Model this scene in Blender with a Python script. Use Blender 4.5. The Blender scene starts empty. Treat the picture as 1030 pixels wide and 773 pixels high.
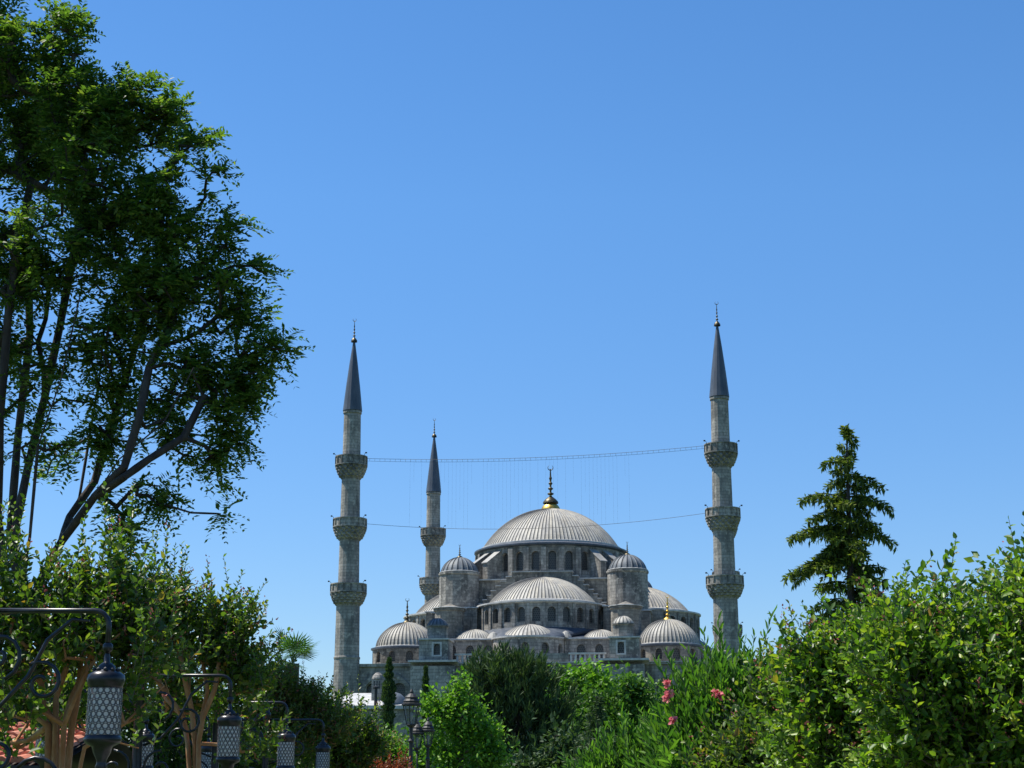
import bpy, math, random
import numpy as np
from mathutils import Vector, Matrix, Quaternion
random.seed(7)
scene = bpy.context.scene
col = scene.collection
PI = math.pi
R = math.radians

# ------------------------------------------------------------------ camera
EYE = 1.6
PITCH = math.atan(415 / 1700)
cam_d = bpy.data.cameras.new('camera'); cam = bpy.data.objects.new('camera', cam_d); col.objects.link(cam)
cam.location = (0, 0, EYE); cam.rotation_euler = (PI / 2 + PITCH, 0, 0)
cam_d.sensor_width = 36; cam_d.lens = 36 * 1700 / 1030
cam_d.clip_start = 0.1; cam_d.clip_end = 6000
scene.camera = cam

# ------------------------------------------------------------------ sky and sun
SUN_EL = R(62); SUN_AZ = R(-76)          # azimuth from +Y, negative = to the left of the view
w = bpy.data.worlds.new('World'); scene.world = w; w.use_nodes = True
nt = w.node_tree
bg = nt.nodes['Background']
sky = nt.nodes.new('ShaderNodeTexSky'); sky.sky_type = 'NISHITA'; sky.sun_disc = False
sky.sun_elevation = SUN_EL; sky.sun_rotation = SUN_AZ
sky.altitude = 0; sky.air_density = 1.0; sky.dust_density = 0.15; sky.ozone_density = 4.0
hs = nt.nodes.new('ShaderNodeHueSaturation'); hs.inputs['Saturation'].default_value = 1.23; hs.inputs['Hue'].default_value = 0.502; hs.inputs['Value'].default_value = 1.0
nt.links.new(sky.outputs[0], hs.inputs['Color'])
# clear summer air: the pale band above the horizon is held back towards blue
tcw = nt.nodes.new('ShaderNodeTexCoord'); sx = nt.nodes.new('ShaderNodeSeparateXYZ'); nt.links.new(tcw.outputs['Generated'], sx.inputs[0])
rw = nt.nodes.new('ShaderNodeValToRGB'); nt.links.new(sx.outputs[2], rw.inputs[0])
rw.color_ramp.elements[0].position = 0.0; rw.color_ramp.elements[0].color = (.56, .63, .76, 1); rw.color_ramp.elements[1].position = 0.34; rw.color_ramp.elements[1].color = (1, 1, 1, 1)
mw = nt.nodes.new('ShaderNodeMix'); mw.data_type = 'RGBA'; mw.blend_type = 'MULTIPLY'; mw.inputs[0].default_value = 1
nt.links.new(hs.outputs[0], mw.inputs[6]); nt.links.new(rw.outputs[0], mw.inputs[7]); nt.links.new(mw.outputs[2], bg.inputs[0])
bg.inputs[1].default_value = 0.115
sd = bpy.data.lights.new('sun', 'SUN'); sun = bpy.data.objects.new('sun', sd); col.objects.link(sun)
sd.energy = 5.0; sd.angle = R(0.5); sd.color = (1.0, 0.95, 0.86)
sdir = Vector((math.cos(SUN_EL) * math.sin(SUN_AZ), math.cos(SUN_EL) * math.cos(SUN_AZ), math.sin(SUN_EL)))
sun.rotation_euler = sdir.to_track_quat('Z', 'Y').to_euler()
sun.location = (-20, 30, 60)
scene.view_settings.view_transform = 'Standard'; scene.view_settings.look = 'None'
scene.view_settings.exposure = 0.6; scene.view_settings.gamma = 1
scene.view_settings.use_curve_mapping = False
scene.cycles.max_bounces = 6; scene.cycles.transparent_max_bounces = 6

def at(px, py, Y):
    """world point seen at pixel (px, py) of the photograph at distance Y"""
    x = (px - 515) / 1700; y = (386.5 - py) / 1700
    r = (x, math.cos(PITCH) - y * math.sin(PITCH), math.sin(PITCH) + y * math.cos(PITCH))
    k = Y / r[1]
    return Vector((r[0] * k, Y, EYE + r[2] * k))

# ------------------------------------------------------------------ materials
def mat(name, build, rough=0.8):
    m = bpy.data.materials.new(name); m.use_nodes = True
    n = m.node_tree; b = n.nodes['Principled BSDF']
    b.inputs['Roughness'].default_value = rough
    build(n, b)
    return m
def N(n, t, **kw):
    x = n.nodes.new(t)
    for k, v in kw.items():
        if k.startswith('i_'):
            key = k[2:]
            key = int(key) if key.isdigit() else key.replace('_', ' ')
            x.inputs[key].default_value = v
        else: setattr(x, k, v)
    return x
def ramp(n, fac, stops, interp='LINEAR'):
    r = n.nodes.new('ShaderNodeValToRGB'); r.color_ramp.interpolation = interp
    e = r.color_ramp.elements
    while len(e) < len(stops): e.new(0.5)
    for i, (p, c) in enumerate(stops):
        e[i].position = p; e[i].color = (c[0], c[1], c[2], 1) if len(c) == 3 else c
    n.links.new(fac, r.inputs[0]); return r.outputs[0]
def mixc(n, f, a, b, mode='MIX'):
    m = n.nodes.new('ShaderNodeMix'); m.data_type = 'RGBA'; m.blend_type = mode
    for s, v in ((0, f), (6, a), (7, b)):
        if hasattr(v, 'links'): n.links.new(v, m.inputs[s])
        else: m.inputs[s].default_value = v if s == 0 else (v[0], v[1], v[2], 1)
    return m.outputs[2]
def noise(n, scale, detail=4, rough=0.55, stretch=None, vec=None):
    t = n.nodes.new('ShaderNodeTexNoise'); t.inputs['Scale'].default_value = scale
    t.inputs['Detail'].default_value = detail; t.inputs['Roughness'].default_value = rough
    if vec is None: vec = n.nodes.new('ShaderNodeTexCoord').outputs['Object']
    if stretch:
        mp = n.nodes.new('ShaderNodeMapping'); mp.inputs['Scale'].default_value = stretch
        n.links.new(vec, mp.inputs[0]); vec = mp.outputs[0]
    n.links.new(vec, t.inputs['Vector'])
    return t.outputs['Fac']
def bump(n, b, h, strength=0.3, dist=0.05):
    bp = n.nodes.new('ShaderNodeBump'); bp.inputs['Strength'].default_value = strength; bp.inputs['Distance'].default_value = dist
    n.links.new(h, bp.inputs['Height']); n.links.new(bp.outputs[0], b.inputs['Normal'])

def stone_mat(name, c1, c2, dirt, blk=(1.1, 0.45)):
    def f(n, b):
        uv = n.nodes.new('ShaderNodeTexCoord').outputs['UV']
        br = N(n, 'ShaderNodeTexBrick', i_Scale=1.0, i_Mortar_Size=0.03, i_Mortar_Smooth=0.3, i_Bias=0.0, i_Brick_Width=blk[0], i_Row_Height=blk[1])
        n.links.new(uv, br.inputs['Vector'])
        br.inputs['Color1'].default_value = (*c1, 1); br.inputs['Color2'].default_value = (*c2, 1)
        br.inputs['Mortar'].default_value = (c2[0] * .55, c2[1] * .55, c2[2] * .55, 1)
        big = noise(n, 0.35, 6, 0.62)
        st = noise(n, 0.9, 5, 0.65, (1, 1, 0.16))
        blot = noise(n, 1.6, 5, 0.7)
        c = mixc(n, ramp(n, big, [(0.40, (0, 0, 0)), (0.64, (.78, .78, .78))]), br.outputs['Color'], dirt)
        c = mixc(n, ramp(n, st, [(0.49, (0, 0, 0)), (0.66, (.72, .72, .72))]), c, (dirt[0] * .55, dirt[1] * .55, dirt[2] * .55))
        c = mixc(n, ramp(n, blot, [(0.53, (0, 0, 0)), (0.68, (.7, .7, .7))]), c, (c1[0] * 1.35, c1[1] * 1.33, c1[2] * 1.28))
        n.links.new(c, b.inputs['Base Color'])
        bump(n, b, mixc(n, 0.4, br.outputs['Color'], big), 0.5, 0.06)
    return mat(name, f, 0.9)

def lead_mat(name, c, dark, tint):
    def f(n, b):
        a = noise(n, 0.6, 5, 0.6); d = noise(n, 3.0, 4, 0.6); st = noise(n, 1.6, 4, 0.7, (1, 1, 0.3))
        x = mixc(n, ramp(n, a, [(0.38, (0, 0, 0)), (0.65, (1, 1, 1))]), c, tint)
        x = mixc(n, ramp(n, st, [(0.5, (0, 0, 0)), (0.7, (.7, .7, .7))]), x, dark)
        x = mixc(n, ramp(n, d, [(0.55, (0, 0, 0)), (0.75, (.35, .35, .35))]), x, dark)
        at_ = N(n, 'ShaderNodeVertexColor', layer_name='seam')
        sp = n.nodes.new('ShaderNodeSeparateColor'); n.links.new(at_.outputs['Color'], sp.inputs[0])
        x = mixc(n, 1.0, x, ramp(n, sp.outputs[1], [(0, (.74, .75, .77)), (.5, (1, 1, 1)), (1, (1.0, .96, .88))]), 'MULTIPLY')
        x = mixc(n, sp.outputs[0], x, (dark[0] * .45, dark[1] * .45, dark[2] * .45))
        n.links.new(x, b.inputs['Base Color'])
        b.inputs['Metallic'].default_value = 0.0
        bump(n, b, d, 0.25, 0.05)
    return mat(name, f, 0.62)

M = {}
M['stone'] = stone_mat('weathered_limestone', (.38, .36, .32), (.26, .247, .22), (.08, .077, .072))
M['stone_dark'] = stone_mat('sooty_limestone', (.31, .285, .24), (.21, .195, .165), (.065, .062, .056))
M['minaret'] = stone_mat('minaret_limestone', (.37, .35, .31), (.265, .25, .22), (.12, .115, .105), (0.9, 0.42))
M['lead'] = lead_mat('sunbleached_lead', (.44, .42, .365), (.20, .195, .18), (.31, .30, .275))
M['lead_blue'] = lead_mat('blue_grey_lead', (.14, .165, .19), (.075, .09, .105), (.11, .125, .14))
M['lead_rim'] = mat('lead_rim', lambda n, b: n.links.new(ramp(n, noise(n, 2.0), [(0.3, (.30, .30, .29)), (0.7, (.56, .55, .52))]), b.inputs['Base Color']), 0.5)
M['spire'] = mat('spire_lead', lambda n, b: (n.links.new(ramp(n, noise(n, 1.2, 5, .6, (1, 1, .3)), [(0.35, (.035, .048, .068)), (0.7, (.085, .10, .125))]), b.inputs['Base Color'])), 0.5)
def fgold(n, b):
    n.links.new(ramp(n, noise(n, 3.0), [(0.35, (.42, .24, .04)), (0.7, (.85, .58, .14))]), b.inputs['Base Color']); b.inputs['Metallic'].default_value = 0.85
M['gold'] = mat('gilded_copper', fgold, 0.38)
def fbr(n, b):
    n.links.new(ramp(n, noise(n, 3.0), [(0.35, (.035, .03, .02)), (0.7, (.13, .105, .05))]), b.inputs['Base Color']); b.inputs['Metallic'].default_value = 0.6
M['bronze'] = mat('dark_bronze', fbr, 0.45)
def fwin(n, b):
    tc = n.nodes.new('ShaderNodeTexCoord').outputs['UV']
    br = N(n, 'ShaderNodeTexBrick', i_Scale=1.0, i_Mortar_Size=0.045, i_Brick_Width=0.27, i_Row_Height=0.27)
    n.links.new(tc, br.inputs['Vector'])
    br.inputs['Color1'].default_value = (.012, .014, .018, 1); br.inputs['Color2'].default_value = (.02, .022, .025, 1)
    br.inputs['Mortar'].default_value = (.075, .073, .07, 1)
    n.links.new(br.outputs[0], b.inputs['Base Color'])
M['window'] = mat('window_lattice', fwin, 0.35)
def firon(n, b):
    n.links.new(ramp(n, noise(n, 14.0), [(0.35, (.008, .008, .010)), (0.75, (.03, .03, .035))]), b.inputs['Base Color']); b.inputs['Metallic'].default_value = 0.3
    bump(n, b, noise(n, 60.0), 0.2, 0.002)
M['iron'] = mat('black_wrought_iron', firon, 0.32)
M['lamp_iron'] = mat('lamp_iron', lambda n, b: n.links.new(ramp(n, noise(n, 6.0), [(0.35, (.008, .008, .009)), (0.75, (.022, .023, .025))]), b.inputs['Base Color']), 0.6)
M['lantern_sheet'] = mat('lantern_sheet', lambda n, b: n.links.new(ramp(n, noise(n, 20.0), [(0.35, (.05, .046, .048)), (0.75, (.13, .115, .115))]), b.inputs['Base Color']), 0.35)
_f = mat('frosted_glass', lambda n, b: n.links.new(ramp(n, noise(n, 9.0), [(0.3, (.80, .80, .78)), (0.7, (.88, .88, .86))]), b.inputs['Base Color']), 0.5)
def fglass(n, b):
    b.inputs['Base Color'].default_value = (.10, .11, .11, 1); b.inputs['Alpha'].default_value = 0.35
def ffrost():
    n = _f.node_tree; b = n.nodes['Principled BSDF']; tr = n.nodes.new('ShaderNodeBsdfTranslucent'); tr.inputs[0].default_value = (.9, .9, .88, 1)
    mx = n.nodes.new('ShaderNodeMixShader'); mx.inputs[0].default_value = .6
    n.links.new(b.outputs[0], mx.inputs[1]); n.links.new(tr.outputs[0], mx.inputs[2]); n.links.new(mx.outputs[0], n.nodes['Material Output'].inputs['Surface'])
ffrost(); M['frost'] = _f
M['glass'] = mat('lamp_glass', fglass, 0.1)
M['bulb'] = mat('bulb_glass', lambda n, b: setattr(b.inputs['Base Color'], 'default_value', (.45, .45, .42, 1)), 0.3)
M['cable'] = mat('black_cable', lambda n, b: setattr(b.inputs['Base Color'], 'default_value', (.03, .03, .035, 1)), 0.6)
def ftile(n, b):
    gi = n.nodes.new('ShaderNodeNewGeometry').outputs['Random Per Island']
    c = ramp(n, gi, [(0.0, (.38, .10, .05)), (0.5, (.55, .17, .085)), (1.0, (.62, .25, .14))])
    c = mixc(n, ramp(n, noise(n, 4.0, 5), [(0.45, (0, 0, 0)), (0.7, (.7, .7, .7))]), c, (.16, .09, .06))
    n.links.new(c, b.inputs['Base Color'])
M['tile'] = mat('terracotta_tile', ftile, 0.8)
M['plaster'] = mat('cream_plaster', lambda n, b: n.links.new(ramp(n, noise(n, 1.5, 5), [(0.3, (.36, .33, .28)), (0.7, (.5, .47, .41))]), b.inputs['Base Color']), 0.9)
M['dark_wood'] = mat('dark_wood', lambda n, b: n.links.new(ramp(n, noise(n, 3, 5, .6, (1, 12, 12)), [(0.3, (.03, .02, .014)), (0.7, (.07, .045, .03))]), b.inputs['Base Color']), 0.6)

def bark_mat(name, a, b_, c, sc=6):
    def f(n, b):
        x = ramp(n, noise(n, sc, 5, .65, (1, 1, .35)), [(0.35, a), (0.52, b_), (0.7, c)])
        n.links.new(x, b.inputs['Base Color']); bump(n, b, noise(n, sc * 3, 4, .6, (1, 1, .3)), 0.5, 0.02)
    return mat(name, f, 0.85)
M['bark_dark'] = bark_mat('dark_bark', (.018, .014, .012), (.035, .028, .022), (.07, .058, .045))
M['bark_orange'] = bark_mat('peeling_orange_bark', (.30, .11, .035), (.36, .17, .07), (.50, .30, .16), 9)
M['bark_grey'] = bark_mat('grey_brown_bark', (.05, .04, .03), (.10, .08, .06), (.16, .13, .10))

def leaf_mat(name, stops, trans=0.35, rough=0.42, spec=0.5, tmul=(1.5, 1.7, .7)):
    m = bpy.data.materials.new(name); m.use_nodes = True
    n = m.node_tree; b = n.nodes['Principled BSDF']; b.inputs['Roughness'].default_value = rough
    b.inputs['Specular IOR Level'].default_value = spec
    gi = n.nodes.new('ShaderNodeNewGeometry').outputs['Random Per Island']
    c = ramp(n, gi, stops)
    big = noise(n, 1.1, 3, .5)
    c2 = mixc(n, ramp(n, big, [(0.35, (0, 0, 0)), (0.65, (.3, .3, .3))]), c, tuple(x for x in stops[len(stops) // 2][1]))
    n.links.new(c2, b.inputs['Base Color'])
    tr = n.nodes.new('ShaderNodeBsdfTranslucent')
    n.links.new(mixc(n, 1.0, c2, tmul, 'MULTIPLY'), tr.inputs['Color'])
    mx = n.nodes.new('ShaderNodeMixShader'); mx.inputs[0].default_value = trans
    n.links.new(b.outputs[0], mx.inputs[1]); n.links.new(tr.outputs[0], mx.inputs[2])
    n.links.new(mx.outputs[0], n.nodes['Material Output'].inputs['Surface'])
    return m
M['leaf_locust'] = leaf_mat('locust_leaf', [(0, (.025, .06, .012)), (.4, (.055, .11, .018)), (.8, (.10, .175, .028)), (1, (.22, .26, .05))], .45, .5, .3)
M['leaf_myrtle'] = leaf_mat('myrtle_leaf', [(0, (.022, .05, .010)), (.45, (.05, .105, .015)), (.75, (.11, .18, .022)), (.97, (.22, .25, .03)), (1, (.28, .13, .03))], .4, .42, .45)
M['leaf_myrtle_bright'] = leaf_mat('bright_myrtle_leaf', [(0, (.02, .055, .009)), (.38, (.055, .13, .013)), (.68, (.14, .25, .02)), (.985, (.30, .36, .035)), (1, (.30, .15, .03))], .38, .43, .45)
M['leaf_fresh'] = leaf_mat('fresh_maple_leaf', [(0, (.04, .11, .014)), (.5, (.10, .23, .02)), (1, (.21, .36, .035))], .35, .5, .3)
M['leaf_mid'] = leaf_mat('mid_green_leaf', [(0, (.035, .09, .015)), (.5, (.07, .155, .022)), (1, (.12, .23, .03))], .3, .5, .3)
M['leaf_oleander'] = leaf_mat('oleander_leaf', [(0, (.04, .11, .018)), (.5, (.075, .18, .025)), (1, (.14, .26, .035))], .38, .5, .3)
M['leaf_pine'] = leaf_mat('pine_needle', [(0, (.018, .042, .016)), (.5, (.04, .075, .028)), (1, (.10, .15, .055))], .2, .6, .2)
M['leaf_cedar'] = leaf_mat('cedar_needle', [(0, (.02, .045, .014)), (.45, (.07, .11, .022)), (1, (.24, .28, .045))], .3, .6, .2)
M['leaf_red'] = leaf_mat('copper_leaf', [(0, (.10, .025, .012)), (.5, (.22, .06, .025)), (1, (.34, .13, .05))], .3, .5, .3, (1.3, 1, .8))
M['leaf_autumn'] = leaf_mat('rust_tinged_leaf', [(0, (.04, .08, .015)), (.4, (.075, .13, .02)), (.85, (.13, .17, .03)), (.95, (.24, .15, .04)), (1, (.32, .10, .03))], .3, .5, .3)
M['leaf_palm'] = leaf_mat('palm_leaf', [(0, (.03, .08, .02)), (1, (.07, .15, .03))], .25, .4, .5)
M['petal'] = leaf_mat('pink_petal', [(0, (.62, .12, .16)), (.5, (.75, .22, .24)), (1, (.85, .40, .36))], .3, .6, .2, (1, .9, .9))
M['bud'] = leaf_mat('rosy_bud', [(0, (.22, .05, .06)), (.5, (.34, .10, .09)), (1, (.42, .18, .12))], .2, .6, .2, (1, .9, .9))

# ------------------------------------------------------------------ object helpers
def tag(o, label=None, cat=None, group=None, kind=None):
    if label: o['label'] = label
    if cat: o['category'] = cat
    if group: o['group'] = group
    if kind: o['kind'] = kind
    return o
def empty(name, loc=(0, 0, 0), rz=0, label=None, cat=None, group=None):
    o = bpy.data.objects.new(name, None); col.objects.link(o)
    o.location = loc; o.rotation_euler = (0, 0, rz); o.empty_display_size = 0.2
    return tag(o, label, cat, group)
def copy_tree(o, parent=None):
    c = o.copy(); col.objects.link(c); c.parent = parent
    for ch in list(o.children): copy_tree(ch, c)
    return c

class MB:
    def __init__(s): s.v = []; s.f = []; s.c = None
    def add(s, pts): i = len(s.v); s.v += [tuple(p) for p in pts]; return i
    def poly(s, pts):
        i = s.add(pts); s.f.append(tuple(range(i, i + len(pts))))
    def box(s, x0, x1, y0, y1, z0, z1, rz=0, c=(0, 0)):
        P = [(x0, y0, z0), (x1, y0, z0), (x1, y1, z0), (x0, y1, z0), (x0, y0, z1), (x1, y0, z1), (x1, y1, z1), (x0, y1, z1)]
        if rz:
            ca, sa = math.cos(rz), math.sin(rz)
            P = [(c[0] + x * ca - y * sa, c[1] + x * sa + y * ca, z) for x, y, z in P]
        elif c != (0, 0): P = [(x + c[0], y + c[1], z) for x, y, z in P]
        i = s.add(P)
        s.f += [tuple(i + k for k in q) for q in ((0, 3, 2, 1), (4, 5, 6, 7), (0, 1, 5, 4), (1, 2, 6, 5), (2, 3, 7, 6), (3, 0, 4, 7))]
    def prism(s, pts, z0, z1):
        n = len(pts); i = s.add([(x, y, z0) for x, y in pts] + [(x, y, z1) for x, y in pts])
        s.f.append(tuple(reversed(range(i, i + n)))); s.f.append(tuple(range(i + n, i + 2 * n)))
        for k in range(n): s.f.append((i + k, i + (k + 1) % n, i + n + (k + 1) % n, i + n + k))
    def lathe(s, prof, c=(0, 0), n=32, a0=0, a1=2 * PI, mod=None, capb=False):
        full = abs(a1 - a0 - 2 * PI) < 1e-6
        m = n if full else n + 1
        i = len(s.v)
        for (r, z) in prof:
            for k in range(m):
                a = a0 + (a1 - a0) * k / n
                rr = max(r, 1e-4) * (mod(a, k, z) if mod else 1)
                s.v.append((c[0] + rr * math.cos(a), c[1] + rr * math.sin(a), z))
        for j in range(len(prof) - 1):
            for k in range(n):
                k2 = (k + 1) % m
                s.f.append((i + j * m + k, i + j * m + k2, i + (j + 1) * m + k2, i + (j + 1) * m + k))
        if capb and full: s.f.append(tuple(reversed(range(i, i + m))))
    def tube(s, pts, rad, n=8, cap=True):
        pts = [Vector(p) for p in pts]
        if not hasattr(rad, '__len__'): rad = [rad] * len(pts)
        t = (pts[1] - pts[0]).normalized()
        up = Vector((0, 0, 1)) if abs(t.z) < 0.9 else Vector((1, 0, 0))
        nrm = t.cross(up).normalized(); i = len(s.v)
        for k, p in enumerate(pts):
            t2 = (pts[min(k + 1, len(pts) - 1)] - pts[max(k - 1, 0)]).normalized()
            nrm = (nrm - t2 * nrm.dot(t2)).normalized(); bi = t2.cross(nrm)
            for q in range(n):
                a = 2 * PI * q / n
                s.v.append(tuple(p + (nrm * math.cos(a) + bi * math.sin(a)) * rad[k]))
        for k in range(len(pts) - 1):
            for q in range(n):
                s.f.append((i + k * n + q, i + k * n + (q + 1) % n, i + (k + 1) * n + (q + 1) % n, i + (k + 1) * n + q))
        if cap:
            s.f.append(tuple(reversed(range(i, i + n)))); s.f.append(tuple(range(i + (len(pts) - 1) * n, i + len(pts) * n)))
    def build(s, name, m, parent=None, smooth=False, seam=None):
        me = bpy.data.meshes.new(name); me.from_pydata(s.v, [], s.f); me.update()
        uv = me.uv_layers.new(name='UVMap')
        V = s.v; data = np.zeros((len(me.loops), 2), dtype=np.float32); li = 0
        for p in me.polygons:
            nx, ny, nz = p.normal
            h = math.hypot(nx, ny)
            for k in p.vertices:
                x, y, z = V[k]
                data[li] = ((-ny * x + nx * y) / h, z) if h > 0.3 else (x, y)
                li += 1
        uv.data.foreach_set('uv', data.ravel())
        if seam is not None:
            a = me.color_attributes.new('seam', 'FLOAT_COLOR', 'POINT')
            cc = np.ones((len(V), 4), dtype=np.float32); cc[:, :3] = np.array(seam, dtype=np.float32)
            a.data.foreach_set('color', cc.ravel())
        me.materials.append(m)
        if smooth: me.polygons.foreach_set('use_smooth', [True] * len(me.polygons))
        o = bpy.data.objects.new(name, me); col.objects.link(o)
        if parent is not None: o.parent = parent
        return o

def ribbed_dome(name, m, parent, c, Rb, H, z, ribs, a0=0, a1=2 * PI, rh=0.07, rings=16, point=0.0):
    """lead dome cap of base radius Rb and rise H with standing seams"""
    mb = MB(); S = (Rb * Rb + H * H) / (2 * H); tmax = math.asin(min(1, Rb / S)) if H <= Rb else PI - math.asin(Rb / S)
    full = abs(a1 - a0 - 2 * PI) < 1e-6
    offs = [(0, 1), (.07, .9), (.16, 0), (.5, -.12), (.84, 0), (.93, .9)]
    nr = ribs * len(offs); m_ = nr if full else nr + 1
    seam = []; sheet = {}; rgs = random.Random(int(Rb * 100 + ribs))
    for j in range(rings + 1):
        t = tmax * (1 - j / rings)
        r = S * math.sin(t); zz = z + S * math.cos(t) - (S - H)
        if point: zz += point * (j / rings) ** 3
        for k in range(m_):
            q, o = divmod(k, len(offs)); fr, hh = offs[o]
            a = a0 + (a1 - a0) * (q + fr) / ribs
            sc = min(1, r / (Rb * .35)) * rh * hh
            mb.v.append((c[0] + (r + sc * math.sin(t)) * math.cos(a), c[1] + (r + sc * math.sin(t)) * math.sin(a), zz + sc * math.cos(t)))
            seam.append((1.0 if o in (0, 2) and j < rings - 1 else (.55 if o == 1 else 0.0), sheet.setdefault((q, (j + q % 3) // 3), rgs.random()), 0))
    for j in range(rings):
        for k in range(nr):
            k2 = (k + 1) % m_
            mb.f.append((j * m_ + k, j * m_ + k2, (j + 1) * m_ + k2, (j + 1) * m_ + k))
    return mb.build(name, m, parent, smooth=False, seam=seam)

def rim(name, m, parent, c, r0, r1, z, th=0.18, n=64, a0=0, a1=2 * PI):
    mb = MB(); mb.lathe([(r0, z + .12), (r1, z), (r1, z - th), (r0 - .1, z - th - .05)], c, n, a0, a1)
    return mb.build(name, m, parent)

def arcade(mb, fmap, s0, s1, z0, z1, wins, depth, parent, step=0.7, pane='window'):
    """wall strip with recessed round-headed openings; each pane is its own object"""
    def strip(a, b, za, zb):
        if b - a < 1e-4: return
        k = max(1, int(math.ceil((b - a) / step)))
        for i in range(k):
            x0 = a + (b - a) * i / k; x1 = a + (b - a) * (i + 1) / k
            mb.poly([fmap(x0, za, 0), fmap(x1, za, 0), fmap(x1, zb, 0), fmap(x0, zb, 0)])
    cur = s0
    for (sc, w_, zs, zt) in wins:
        a, b = sc - w_ / 2, sc + w_ / 2; rr = w_ / 2; zc = zt - rr
        strip(cur, a, z0, z1); cur = b
        strip(a, b, z0, zs)
        K = 8; arc = [(sc - rr * math.cos(PI * i / K), zc + rr * math.sin(PI * i / K)) for i in range(K + 1)]
        for i in range(K):
            (xa, ya), (xb, yb) = arc[i], arc[i + 1]
            mb.poly([fmap(xa, ya, 0), fmap(xb, yb, 0), fmap(xb, z1, 0), fmap(xa, z1, 0)])
        ol = [(a, zs), (b, zs)] + list(reversed(arc))
        for i in range(len(ol)):
            p, q = ol[i], ol[(i + 1) % len(ol)]
            if abs(p[0] - q[0]) + abs(p[1] - q[1]) < 1e-6: continue
            mb.poly([fmap(p[0], p[1], 0), fmap(p[0], p[1], -depth), fmap(q[0], q[1], -depth), fmap(q[0], q[1], 0)])
        wm = MB(); wm.poly([fmap(p[0], p[1], -depth + .02) for p in ol])
        wm.build(pane, M['window'], parent)
    strip(cur, s1, z0, z1)
def cyl(c, r, flip=1):
    return lambda s, z, d: (c[0] + (r + d) * math.cos(s / r), c[1] + (r + d) * math.sin(s / r), z)

def finial(name, parent, c, z, h, gold_base=True, s=1.0, m=None):
    """alem: swelling foot, shrinking balls on a rod, crescent"""
    r = h * .07 * s
    mb = MB()
    prof = [(r * 2.3, z - .15), (r * 2.2, z + .02 * h), (r * 1.5, z + .09 * h), (r * .6, z + .15 * h), (r * .3, z + .18 * h)]
    zz = z + .18 * h
    for k, (bs, gap) in enumerate(((1.0, .05), (.8, .05), (.62, .05), (.48, .045))):
        br = r * bs
        prof += [(r * .3, zz + .01 * h), (br * .8, zz + .03 * h), (br, zz + .05 * h), (br * .8, zz + .07 * h), (r * .28, zz + .09 * h)]
        zz += .14 * h
    prof += [(r * .22, zz + .02 * h), (r * .15, z + .9 * h)]
    mb.lathe(prof, c, 12)
    o = mb.build(name, m or M['bronze'], parent, smooth=True)
    cm = MB(); cr = .07 * h; cz = z + .94 * h
    pts = []
    for k in range(11):
        a = R(-235 + 290 * k / 10); pts.append((c[0] + cr * math.cos(a), c[1], cz + cr * math.sin(a)))
    cm.tube(pts, [max(.004 * h, .014 * h * math.sin(PI * (k + .6) / 11.2)) for k in range(11)], 6)
    cm.build('crescent', m or M['bronze'], o)
    return o

# ================================================================== SETTING: ground
def ground():
    mb = MB(); n = 60; S = 1500
    xs = np.linspace(-1, 1, n + 1); xs = np.sign(xs) * np.abs(xs) ** 2 * S
    for j in range(n + 1):
        for i in range(n + 1):
            mb.v.append((float(xs[i]), float(xs[j]) + 100, 0.0))
    for j in range(n):
        for i in range(n):
            a = j * (n + 1) + i; mb.f.append((a, a + 1, a + n + 2, a + n + 1))
    def f(n, b):
        c = ramp(n, noise(n, 0.4, 6, .65), [(0.35, (.035, .07, .018)), (0.55, (.06, .10, .025)), (0.75, (.12, .12, .05))])
        n.links.new(c, b.inputs['Base Color']); bump(n, b, noise(n, 25, 3), .6, .04)
    o = mb.build('ground', mat('lawn_soil', f, 0.95)); tag(o, 'park lawn and soil under the trees', kind='structure')
    p = MB(); p.box(-1.1, 1.3, -4, 150, .004, .03)
    def g(n, b):
        br = N(n, 'ShaderNodeTexBrick', i_Scale=2.0); n.links.new(n.nodes.new('ShaderNodeTexCoord').outputs['UV'], br.inputs['Vector'])
        br.inputs['Color1'].default_value = (.27, .25, .22, 1); br.inputs['Color2'].default_value = (.2, .19, .17, 1); br.inputs['Mortar'].default_value = (.09, .085, .08, 1)
        n.links.new(br.outputs[0], b.inputs['Base Color'])
    o = p.build('path', mat('paving_stone', g, 0.9)); tag(o, 'stone paved park path towards the mosque', kind='structure')
    for sx in (-1.22, 1.32):
        k = MB(); k.box(sx, sx + .1 if sx > 0 else sx + .12, -4, 150, .0, .13)
        tag(k.build('kerb', M['stone']), 'stone kerb edging the park path', kind='structure')
ground()

# ================================================================== MOSQUE
Rm = Vector((27.89, 221.3)); Lm = Vector((-22.22, 229.7)); Bm = Vector((-13.84, 294.5)); Cm = Rm + (Bm - Lm)
MO = Vector((8.236 - 2.3 * math.cos(R(-9.53)), 257.70 - 2.3 * math.sin(R(-9.53))))
mosque = empty('mosque', (MO.x, MO.y, 0), R(-6.7), 'grey stone imperial mosque with cascading lead domes and a gilded finial on its great dome', 'mosque')
BW, BF, BB = 24.6, -31.0, 31.0      # half width, front, back of the main block
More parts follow.
